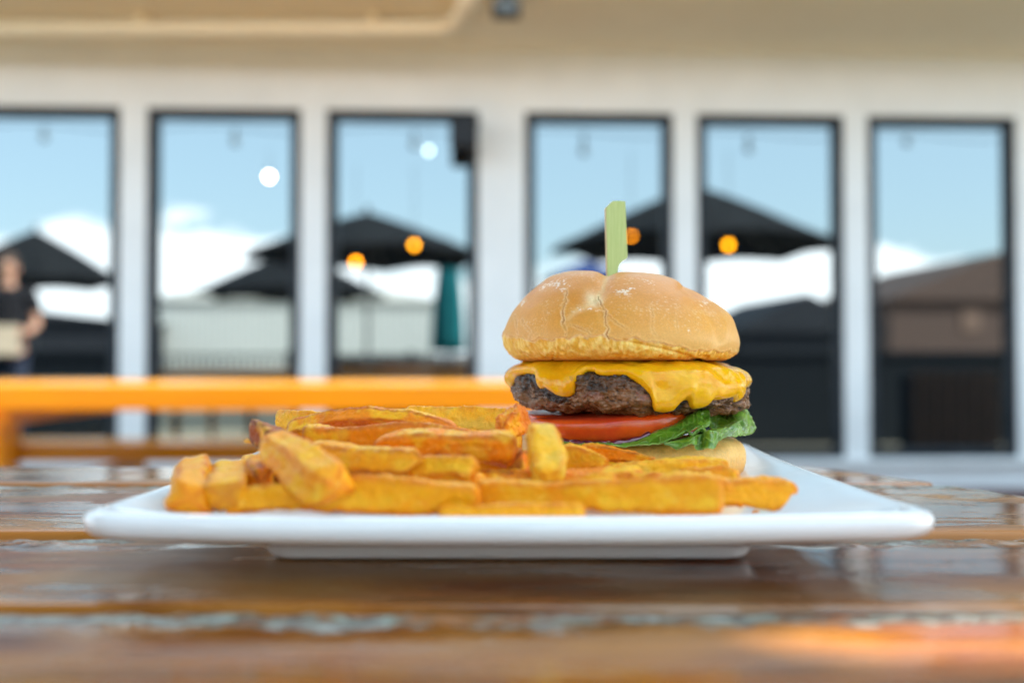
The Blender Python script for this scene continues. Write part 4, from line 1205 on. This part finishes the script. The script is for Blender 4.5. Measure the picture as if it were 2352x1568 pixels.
# rear right leaf curling up by the patty
leaf([zr([(1640, 520), (1720, 500), (1800, 500), (1870, 470), (1930, 440), (1985, 470)], [.515, .520, .524, .528, .534, .540]),
      zr([(1690, 438), (1745, 430), (1800, 462), (1862, 440), (1915, 408), (1975, 445)], [.510, .514, .516, .516, .520, .530]),
      zr([(1700, 500), (1750, 500), (1815, 500), (1870, 480), (1935, 480), (2005, 500)], [.505, .508, .508, .505, .508, .520]),
      zr([(1700, 548), (1760, 560), (1830, 540), (1890, 525), (1940, 545), (2022, 560)], [.503, .506, .503, .498, .500, .516]),
      zr([(1705, 560), (1765, 575), (1835, 560), (1895, 560), (1935, 612), (2000, 600)], [.503, .506, .502, .497, .498, .513])],
     "dark lettuce leaf curling up at the right beside the patty", nu=240, nv=120, ruff=.0010, freq=6, seed=22)
leaf([zr([(1680, 470), (1730, 450), (1790, 470), (1850, 490)], [.530, .532, .536, .54]),
      zr([(1690, 455), (1740, 436), (1800, 458), (1860, 470)], [.518, .520, .524, .528]),
      zr([(1695, 540), (1745, 540), (1800, 545), (1850, 540)], [.513, .515, .517, .520])],
     "shaded lettuce fold behind the front leaves", nu=120, nv=60, ruff=.0008, freq=4, seed=29)

# tomato slices
M["tomato"] = tone_mat("tomato_flesh", .22, bump=.15, bscale=900, bdist=.0003, var=.06, vscale=400, **{"Subsurface Weight": .3, "Subsurface Scale": .004, "Coat Weight": .08, "Coat Roughness": .12})
def tomato(cx, cy, cz, R, th, tiltx, tilty, label, seed):
    pr = resample([(0, th / 2), (R * .85, th / 2), (R * .97, th / 2 * .92), (R, th / 2 * .55), (R * 1.004, 0), (R * .995, -th / 2 * .55), (R * .965, -th / 2 * .92), (R * .84, -th / 2), (0, -th / 2)], 110, 6)
    ph = np.linspace(-PI, PI, 300, endpoint=False)[:, None]
    lob = 1 + .015 * np.sin(3 * ph + seed) + .01 * np.sin(5 * ph)
    r = pr[None, :, 0] * lob
    P = np.stack([r * np.sin(ph), -r * np.cos(ph), pr[None, :, 1] + 0 * ph], -1)
    P[..., 2] += fbm(P, .012, 2, seed) * .0005
    m = np.array(Matrix.Rotation(tilty, 3, "Y") @ Matrix.Rotation(tiltx, 3, "X"))
    Q = P @ m.T + np.array([cx, cy, cz])
    rr = r / R + 0 * ph; zt = pr[None, :, 1] / (th / 2) + 0 * ph
    c = mix((.86, .105, .006), (.74, .060, .006), sstep(-.2, .5, fbm(P, .008, 3, seed + 2)))
    c = mix(c, (.70, .15, .02), .5 * sstep(-.9, .2, zt) * sstep(.2, .0, np.abs(zt - .3)) )
    c = mix(c, (.60, .045, .012), sstep(.985, .94, rr))
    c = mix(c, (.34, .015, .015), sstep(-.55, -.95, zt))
    c = mix(c, (.65, .25, .12), .35 * sstep(.93, .80, rr) * sstep(0, .4, fbm(P, .006, 3, seed + 5)))
    o = grid("tomato_slice", Q, M["tomato"], burger, True, c); o["label"] = label
zl = lambda zx, zy, Y: at(*Z2([(zx, zy)])[0], Y)
a = zl(700, 585, .478); b_ = zl(1560, 490, .490)
tl = math.atan2(-(b_[2] - a[2]), b_[0] - a[0])
tomato(zl(1105, 560, .480)[0], .5275, CAM_Z - .0316, .0480, .0132, math.radians(1.5), tl * .9, "orange red tomato slice at the front", 5)
tomato(zl(930, 500, .49)[0], .5370, CAM_Z - .0305, .0400, .0070, math.radians(1), tl * .2, "darker tomato slice tucked behind", 8)
# translucent onion and pale sauce
M["onion"] = tone_mat("translucent_onion", .4, bump=.1, var=.05, **{ "Subsurface Weight": .2, "Subsurface Scale": .004})
P_ = resample([(0, .0011), (.040, .0011), (.0430, .0006), (.0435, 0), (.0430, -.0006), (.040, -.0011), (0, -.0011)], 60, 2)
ph = np.linspace(-PI, PI, 240, endpoint=False)[:, None]
Q = np.stack([.0585 + P_[None, :, 0] * np.sin(ph) * .80, .5300 - P_[None, :, 0] * np.cos(ph) * .82, CAM_Z - .0280 + P_[None, :, 1] + .0012 * np.sin(2 * ph) + .0006 * np.sin(5 * ph)], -1)
grid("onion_slice", Q, M["onion"], burger, True, mix((.20, .09, .065), (.16, .06, .045), np.zeros(Q.shape[:2])))
M["sauce"] = mat("pale_sauce", (.72, .62, .50), .14, **{"Subsurface Weight": .3, "Subsurface Scale": .004, "Coat Weight": .5})
ph = np.linspace(-PI, PI, 420, endpoint=False)[:, None]
bl_ = (1 + .020 * np.sin(9 * ph + 1) + .018 * np.sin(14 * ph) + .015 * np.sin(23 * ph + 2))
P_ = resample([(0, .0012), (.044, .0012), (.0485, .0008), (.0498, -.0004), (.0485, -.0016), (.044, -.0022), (0, -.0022)], 60, 4)
Q = np.stack([CX2 + P_[None, :, 0] * bl_ * np.sin(ph), BY - P_[None, :, 0] * bl_ * np.cos(ph), TABLE_Z + .0152 + 98 * SC + .0006 + P_[None, :, 1] + 0 * ph], -1)
grid("sauce", Q, M["sauce"], burger, True)
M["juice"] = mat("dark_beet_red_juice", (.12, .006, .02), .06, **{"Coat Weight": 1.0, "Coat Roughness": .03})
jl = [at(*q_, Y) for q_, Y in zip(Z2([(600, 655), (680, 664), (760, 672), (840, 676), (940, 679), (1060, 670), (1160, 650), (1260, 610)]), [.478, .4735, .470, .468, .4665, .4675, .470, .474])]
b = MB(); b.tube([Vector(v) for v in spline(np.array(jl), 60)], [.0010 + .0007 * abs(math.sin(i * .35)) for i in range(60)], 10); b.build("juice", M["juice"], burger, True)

# bamboo pick with its flat paddle
pk_o = at(1405, 560, BY)
pick = empty("bamboo_pick", tuple(at(1406, 640, BY)), "green bamboo paddle pick stuck upright in the burger's top bun", "food pick")
M["bamboo"] = noise_mat("green_bamboo_skin", (.38, .47, .13), (.48, .55, .20), scale=120, rough=.35, stretch=(14, 14, .5), bump=.35, bscale=400, bdist=.0004, lo=.3, hi=.7)
M["bamboo_cut"] = noise_mat("cut_bamboo_side", (.66, .52, .32), (.56, .42, .24), scale=200, rough=.6, stretch=(6, 6, .6))
out_ = Z1([(952, 760), (950, 640), (947, 500), (944, 380), (941, 243), (992, 192), (1040, 189), (1084, 192), (1089, 300), (1096, 450), (1101, 596), (1086, 612), (1064, 622), (1046, 640), (1034, 664), (1028, 700), (1025, 760)])
out_ = out_[:1] + out_[1:]
# extend the stem down into the bun
out_ = [(out_[0][0] + 1, 830)] + out_ + [(out_[-1][0] - 6, 830)]
cxp = 1412
me = bpy.data.meshes.new("paddle")
bm = bmesh.new()
rot = Matrix.Rotation(math.radians(9), 3, "Z")
c0 = Vector(at(cxp, 640, BY))
def pv(x, y, dy):
    v = Vector(at(x, y, BY)) - c0
    v.x /= math.cos(math.radians(9))
    return rot @ Vector((v.x, dy, v.z))
fr_ = [bm.verts.new(pv(x, y, -.0016)) for x, y in out_]; bk_ = [bm.verts.new(pv(x, y, .0016)) for x, y in out_]
f_front = bm.faces.new(fr_); f_back = bm.faces.new(bk_[::-1])
nn = len(out_)
for i in range(nn): bm.faces.new((fr_[i], bk_[i], bk_[(i + 1) % nn], fr_[(i + 1) % nn]))
bmesh.ops.recalc_face_normals(bm, faces=bm.faces)
bmesh.ops.bevel(bm, geom=[e for e in bm.edges], offset=.00022, segments=2, affect="EDGES")
for f in bm.faces:
    nl = rot.inverted() @ f.normal
    f.material_index = 0 if nl.y < -.6 else 1
off = c0 - Vector(pick.location)
bmesh.ops.translate(bm, vec=off, verts=bm.verts)
bm.to_mesh(me); bm.free(); me.materials.append(M["bamboo"]); me.materials.append(M["bamboo_cut"])
po = bpy.data.objects.new("paddle", me); COL.objects.link(po); po.parent = pick

# ------------------------------------------------------------------ the fries
M["fry"] = tone_mat("fried_potato", .33, bump=.6, bscale=1200, bdist=.0008, var=.10, vscale=1300, speck=(.90, .78, .52), speck_scale=1500, speck_at=.72, rvar=.10,
                    **{"Subsurface Weight": .08, "Subsurface Scale": .0015, "Specular IOR Level": .22})
YEL, GOLD, ORG, BRN = (.94, .47, .016), (.93, .365, .004), (.90, .255, .004), (.34, .07, .006)
def fry(a, b, w_, h_, label, roll=0.0, bend=0.0, sag=0.0, tap=(1.0, 1.0), tone=GOLD, edge=ORG, seed=0, tip=None, cut=(0, 0), N_=52, K=120, rough=1.0, pex=5.0):
    """a, b = (px, py, depth) of the two ends; w_, h_ thickness in photo px at the middle depth"""
    A = at(*a); B = at(*b)
    mm = ((a[2] + b[2]) / 2) / FPX
    ww, hh = w_ * mm / 2, h_ * mm / 2
    ax = B - A; Ln = np.linalg.norm(ax); t = ax / Ln
    up = np.array([0, 0, 1.0]) if abs(t[2]) < .85 else np.array([0, 1.0, 0])
    sd = np.cross(t, up); sd /= np.linalg.norm(sd); u2 = np.cross(sd, t)
    cr, sr = math.cos(roll), math.sin(roll)
    sd, u2 = sd * cr + u2 * sr, u2 * cr - sd * sr
    s = (1 - np.cos(np.linspace(0, PI, K))) / 2
    e = 2 * s - 1
    capx = Ln / (2 * max(ww, hh)); pex = pex * (.55 + .75 * ((seed * .377) % 1))
    cap = (1 - np.abs(e) ** (capx * pex)) ** (1 / 2.6)
    th = np.linspace(0, 2 * PI, N_, endpoint=False)
    n_ = 3.2 + 2.2 * ((seed * .618) % 1)
    bend += 5 * math.sin(seed * 5.1); sag += 7 * math.cos(seed * 3.7)
    k = (np.abs(np.cos(th)) ** n_ + np.abs(np.sin(th)) ** n_) ** (-1 / n_)
    k = k * (1 - .07 * (.5 + .5 * np.cos(4 * th)))
    cx, cy = np.cos(th) * k, np.sin(th) * k
    taper = (tap[0] + (tap[1] - tap[0]) * s) * (1 + .16 * vnoise(np.stack([s * 3.1 + seed, s * 0, s * 0], -1), 3))
    skew = .30 * math.sin(seed * 2.4); tw = .45 * math.sin(seed * 1.7) * (s - .5)
    T, Sx = np.meshgrid(np.arange(N_), np.arange(K), indexing="ij")
    C = A[None] + ax[None] * s[:, None]
    bow = (4 * s * (1 - s))[:, None]
    C = C + bow * (np.array([0, 0, 1.0]) * bend * mm + sd * sag * mm)
    rad = (cap * taper)
    wv = 1 + .07 * np.sin(s * 9 + seed)
    gx_ = cx[:, None] * (1 - skew * cy[:, None]) * 1.06; gy_ = cy[:, None] * (1 + .22 * math.sin(seed * 3.3) * cx[:, None]) * 1.06
    ct, st = np.cos(tw)[None], np.sin(tw)[None]
    ga, gb = gx_ * ww * (rad * wv)[None], gy_ * hh * (rad * (2 - wv))[None]
    P = C[None] + (ga * ct - gb * st)[..., None] * sd + (ga * st + gb * ct)[..., None] * u2
    # slanted cut ends
    sh = (cx[:, None] * cut[0] * sstep(.35, 0, s)[None] + cx[:, None] * cut[1] * sstep(.65, 1, s)[None]) * max(ww, hh)
    sh2 = (cy[:, None] * cut[0] * sstep(.35, 0, s)[None] * .8 + cy[:, None] * cut[1] * sstep(.65, 1, s)[None]) * max(ww, hh)
    P = P + (sh * .5 + sh2 * .5)[..., None] * t
    off = np.array([seed * .37, seed * .11, seed * .23])
    Q = P + off
    rd = P - C[None]; rn = rd / np.maximum(np.linalg.norm(rd, axis=-1, keepdims=True), 1e-9)
    capw = np.clip(cap, 0, 1)[None]
    cm0 = np.minimum(np.abs(cx), np.abs(cy)); corner_ = sstep(.75, 1.0, cm0 / cm0.max())[:, None]
    d = (fbm(Q, .011, 2, 401) * .0010 + fbm(Q, .0035, 3, 405) * .0006 * rough + fbm(Q, .0011, 3, 409) * .00042 * rough + corner_ * fbm(Q, .0022, 3, 407) * .0008) * (0.25 + .75 * capw)
    d = d + sstep(.22, .45, fbm(Q, .0022, 2, 431)) * .00035 * rough * capw
    P = P + rn * d[..., None]
    cm_ = np.minimum(np.abs(cx), np.abs(cy)); corner = sstep(.62, .98, cm_ / cm_.max())[:, None] * np.ones((1, K))
    ridge = np.asarray(edge) * np.array([.80, .66, .6])
    endm = sstep(.90, 1.0, np.abs(e))[None] * np.ones((N_, 1))
    nz_ = fbm(Q, .008, 3, 411)
    c = mix(tone, YEL if tone != YEL else (.80, .46, .045), sstep(-.15, .35, nz_))
    c = mix(c, ridge, np.clip(corner * (.62 + .9 * fbm(Q, .004, 3, 441)) + endm * (.5 + .7 * nz_), 0, .85))
    c = mix(c, edge, .5 * sstep(.12, .45, fbm(Q, .0085, 3, 415)))
    c = mix(c, BRN, .30 * sstep(.32, .55, fbm(Q, .005, 4, 421)) * (.35 + .65 * np.clip(corner + endm, 0, 1)))
    c = mix(c, (.95, .52, .06), .5 * sstep(.34, .52, fbm(Q, .0028, 3, 425)))
    if tip is not None:
        q0 = s if tip[0] else 1 - s
        c = mix(c, tip[1], sstep(1 - tip[2], 1 - tip[2] * .5, q0)[None] * (.8 + .3 * nz_))
    loc = (A + B) / 2
    o = grid("french_fry", P - loc, M["fry"], None, True, np.clip(c, 0, 1))
    o.location = loc
    return tag(o, label, "french fry", "thick fries heaped on the plate")

F = fry
# left stubs pointing at the viewer
F((438, 1143, .350), (452, 1072, .405), 84, 74, "leftmost fry stub standing nearest the plate's left corner", seed=1, tap=(1.02, .98), cut=(.1, .1))
F((515, 1140, .352), (528, 1090, .400), 82, 72, "second fry stub from the left, rounder and browner on top", seed=2, tone=GOLD, edge=(.74, .25, .012), tap=(1.0, .92))
F((565, 1085, .43), (586, 1068, .47), 44, 44, "small pale yellow fry end behind the second stub", seed=3, tone=YEL)
F((598, 1108, .375), (602, 1072, .41), 54, 66, "narrow dark orange fry end below the big slanted fry", seed=4, tone=ORG, edge=BRN)
F((640, 1110, .40), (740, 1098, .43), 44, 50, "brown fry in the shade under the big slanted fry", seed=5, tone=ORG, edge=BRN)
# big slanted fry
F((775, 1118, .345), (622, 1010, .385), 112, 88, "big blurred fry slanting down over the left of the heap", seed=6, roll=.15, tone=GOLD, tap=(.95, .86), bend=2, cut=(.25, .2), pex=2.4)
F((640, 1015, .405), (588, 985, .42), 52, 62, "dark brown burnt fry end behind the big slanted fry", seed=7, tone=BRN, edge=(.16, .04, .015))
F((600, 1016, .42), (562, 1012, .425), 24, 16, "tiny pointed crisp tip poking out left of the heap", seed=8, tone=ORG, tap=(1, .45), N_=28, K=50)
F((700, 1050, .400), (955, 1066, .378), 66, 86, "thick golden wedge beside the big slanted fry", seed=9, tone=GOLD, edge=(.72, .22, .012), tap=(1.05, .62), bend=-6, cut=(0, .5), roll=.2)
F((640, 968, .49), (770, 972, .47), 34, 40, "yellow fry end with a crumbly tip at the heap's top left", seed=10, tone=YEL, edge=GOLD)
F((660, 990, .455), (1050, 992, .43), 34, 42, "long arched reddish brown fry across the top of the heap", seed=11, bend=42, tone=ORG, edge=(.64, .16, .010), tap=(.95, .8), roll=.3, K=170)
F((700, 1008, .43), (1090, 1014, .42), 50, 56, "long orange fry lying under the arched brown one", seed=12, tone=ORG, edge=(.68, .19, .010), bend=12, K=170)
F((835, 992, .45), (990, 986, .455), 36, 44, "pale yellow fry showing beneath the arched one", seed=13, tone=YEL, edge=YEL)
F((930, 966, .485), (1215, 968, .480), 44, 54, "long yellow fry along the heap's back edge beside the patty", seed=14, tone=YEL, edge=GOLD, K=170)
F((860, 1028, .41), (1186, 1036, .40), 66, 82, "thick orange brown fry through the middle of the heap", seed=15, tone=ORG, edge=(.66, .17, .010), tap=(.66, 1.0), bend=6, cut=(0, .1), K=150)
F((1152, 985, .43), (1205, 958, .445), 50, 60, "knobbly orange fry chunk at the heap's top by the patty", seed=16, tone=ORG, edge=(.72, .18, .010), rough=2.6, tip=(1, (.74, .17, .012), .5))
F((1262, 1098, .377), (1238, 982, .398), 86, 60, "upright fry leaning in front of the tomato", seed=17, tone=YEL, edge=GOLD, tap=(1.1, .82), cut=(.1, .1))
F((1180, 1062, .40), (1215, 1070, .43), 50, 66, "brown fry in the gap left of the upright fry", seed=18, tone=ORG, edge=BRN)
F((1280, 1056, .43), (1392, 1064, .415), 52, 72, "short golden wedge right of the upright fry", seed=19, tone=GOLD, tap=(1.05, .5), edge=ORG, bend=4, cut=(0, .3))
F((1335, 1038, .448), (1506, 1062, .430), 30, 44, "thin skin edged brown fry below the lettuce", seed=20, tone=ORG, edge=(.50, .15, .012), tap=(1, .45), bend=2)
F((1370, 1094, .415), (1672, 1080, .425), 44, 50, "long light golden fry lying against the bottom bun", seed=21, tone=YEL, edge=GOLD, tap=(.8, 1.05), bend=8, K=150)
F((1500, 1124, .385), (1806, 1134, .378), 54, 80, "fry sticking out at the right end of the heap", seed=22, tone=GOLD, edge=ORG, tap=(.9, .94), bend=4, cut=(0, .7), K=150)
F((1095, 1136, .365), (1662, 1140, .354), 58, 90, "long blurred front fry on the right, near the plate's rim", seed=23, tone=GOLD, edge=ORG, tap=(.72, 1.05), bend=5, K=170)
F((1005, 1172, .350), (1345, 1176, .350), 30, 40, "low thin front fry in the middle touching the rim", seed=24, tone=GOLD, edge=ORG, tap=(.8, .9))
F((520, 1152, .358), (1105, 1148, .356), 54, 78, "long blurred front fry on the left, near the plate's rim", seed=25, tone=GOLD, edge=ORG, tap=(.80, .92), bend=10, K=170)
F((905, 1094, .388), (1092, 1082, .375), 60, 72, "short fry with a bright cut face in the middle front", seed=26, tone=GOLD, edge=ORG, tap=(.6, 1.0), bend=8, cut=(0, .4), roll=.5)
F((1060, 1112, .39), (1420, 1118, .385), 44, 50, "flat golden fry between the front fries and the upright fry", seed=27, tone=GOLD, K=150)
F((1160, 1098, .40), (1480, 1104, .40), 40, 50, "orange fry mostly hidden below the golden wedge", seed=28, tone=ORG, K=120)
F((1080, 1092, .40), (1180, 1096, .395), 36, 30, "thin brown crisp piece under the thick orange fry", seed=29, tone=ORG, edge=BRN)
# lower layers of the heap
k = 30
for (x0, y0, Y0, x1, y1, Y1, lab) in (
    (640, 1060, .43, 900, 1056, .44, "buried fry in the left of the heap"), (780, 1030, .46, 1080, 1034, .46, "buried fry under the pale yellow one"),
    (900, 1066, .43, 1180, 1062, .42, "buried fry under the thick orange brown one"), (700, 1098, .40, 960, 1094, .395, "buried fry beneath the golden wedge"),
    (960, 1010, .47, 1200, 1015, .47, "buried fry behind the knobbly chunk"), (1000, 1075, .45, 1250, 1072, .46, "buried fry behind the upright fry"),
    (1180, 1086, .44, 1440, 1090, .44, "buried fry in front of the bottom bun"), (650, 1035, .46, 820, 1030, .47, "buried fry at the back left of the heap"),
    (1240, 1046, .455, 1300, 1060, .44, "buried fry end below the tomato"), (1440, 1110, .40, 1640, 1112, .395, "buried fry under the light golden one"),
    (860, 1118, .38, 1120, 1120, .38, "buried fry low in the middle of the heap"),
    (690, 1000, .47, 860, 992, .475, "buried fry under the arched brown one"), (1560, 1104, .41, 1700, 1108, .40, "buried fry right of the light golden one")):
    F((x0, y0, Y0), (x1, y1, Y1), 52, 56, lab, seed=k, tone=(GOLD, ORG)[k % 2], edge=ORG, N_=36, K=70); k += 1

# crumbs that fell on the plate
M["crumb"] = noise_mat("fried_crumb", (.80, .36, .03), (.60, .20, .01), scale=400, rough=.5)
crumb_spots = ((1512, 1172, .372), (1700, 1168, .375), (1742, 1120, .44), (1735, 1152, .40), (1820, 1160, .385), (470, 1172, .362), (1718, 1100, .47))
crumb_words = ("beside the right end of the front fry", "between the front fry and the rightmost one", "behind the fry sticking out right",
    "under the fry sticking out right", "farthest right on the plate, past the last fry", "by the leftmost fry stub", "close to the bottom bun's right side")
for i, (x, y, Y) in enumerate(crumb_spots):
    c = at(x, y, Y); c[2] = TABLE_Z + .0163 + (.002 if i == 5 else 0)
    b = MB(); b.ball((0, 0, 0), .0013 + .0005 * (i % 3), (1.3, .9, .7), 10)
    for v in b.bm.verts: v.co *= 1 + .35 * random.uniform(-1, 1)
    me = bpy.data.meshes.new("crumb"); b.bm.to_mesh(me); b.bm.free(); me.materials.append(M["crumb"])
    o = bpy.data.objects.new("fry_crumb", me); COL.objects.link(o); o.location = c
    tag(o, "tiny golden fry crumb on the plate " + crumb_words[i], "crumb", "crumbs on the plate")
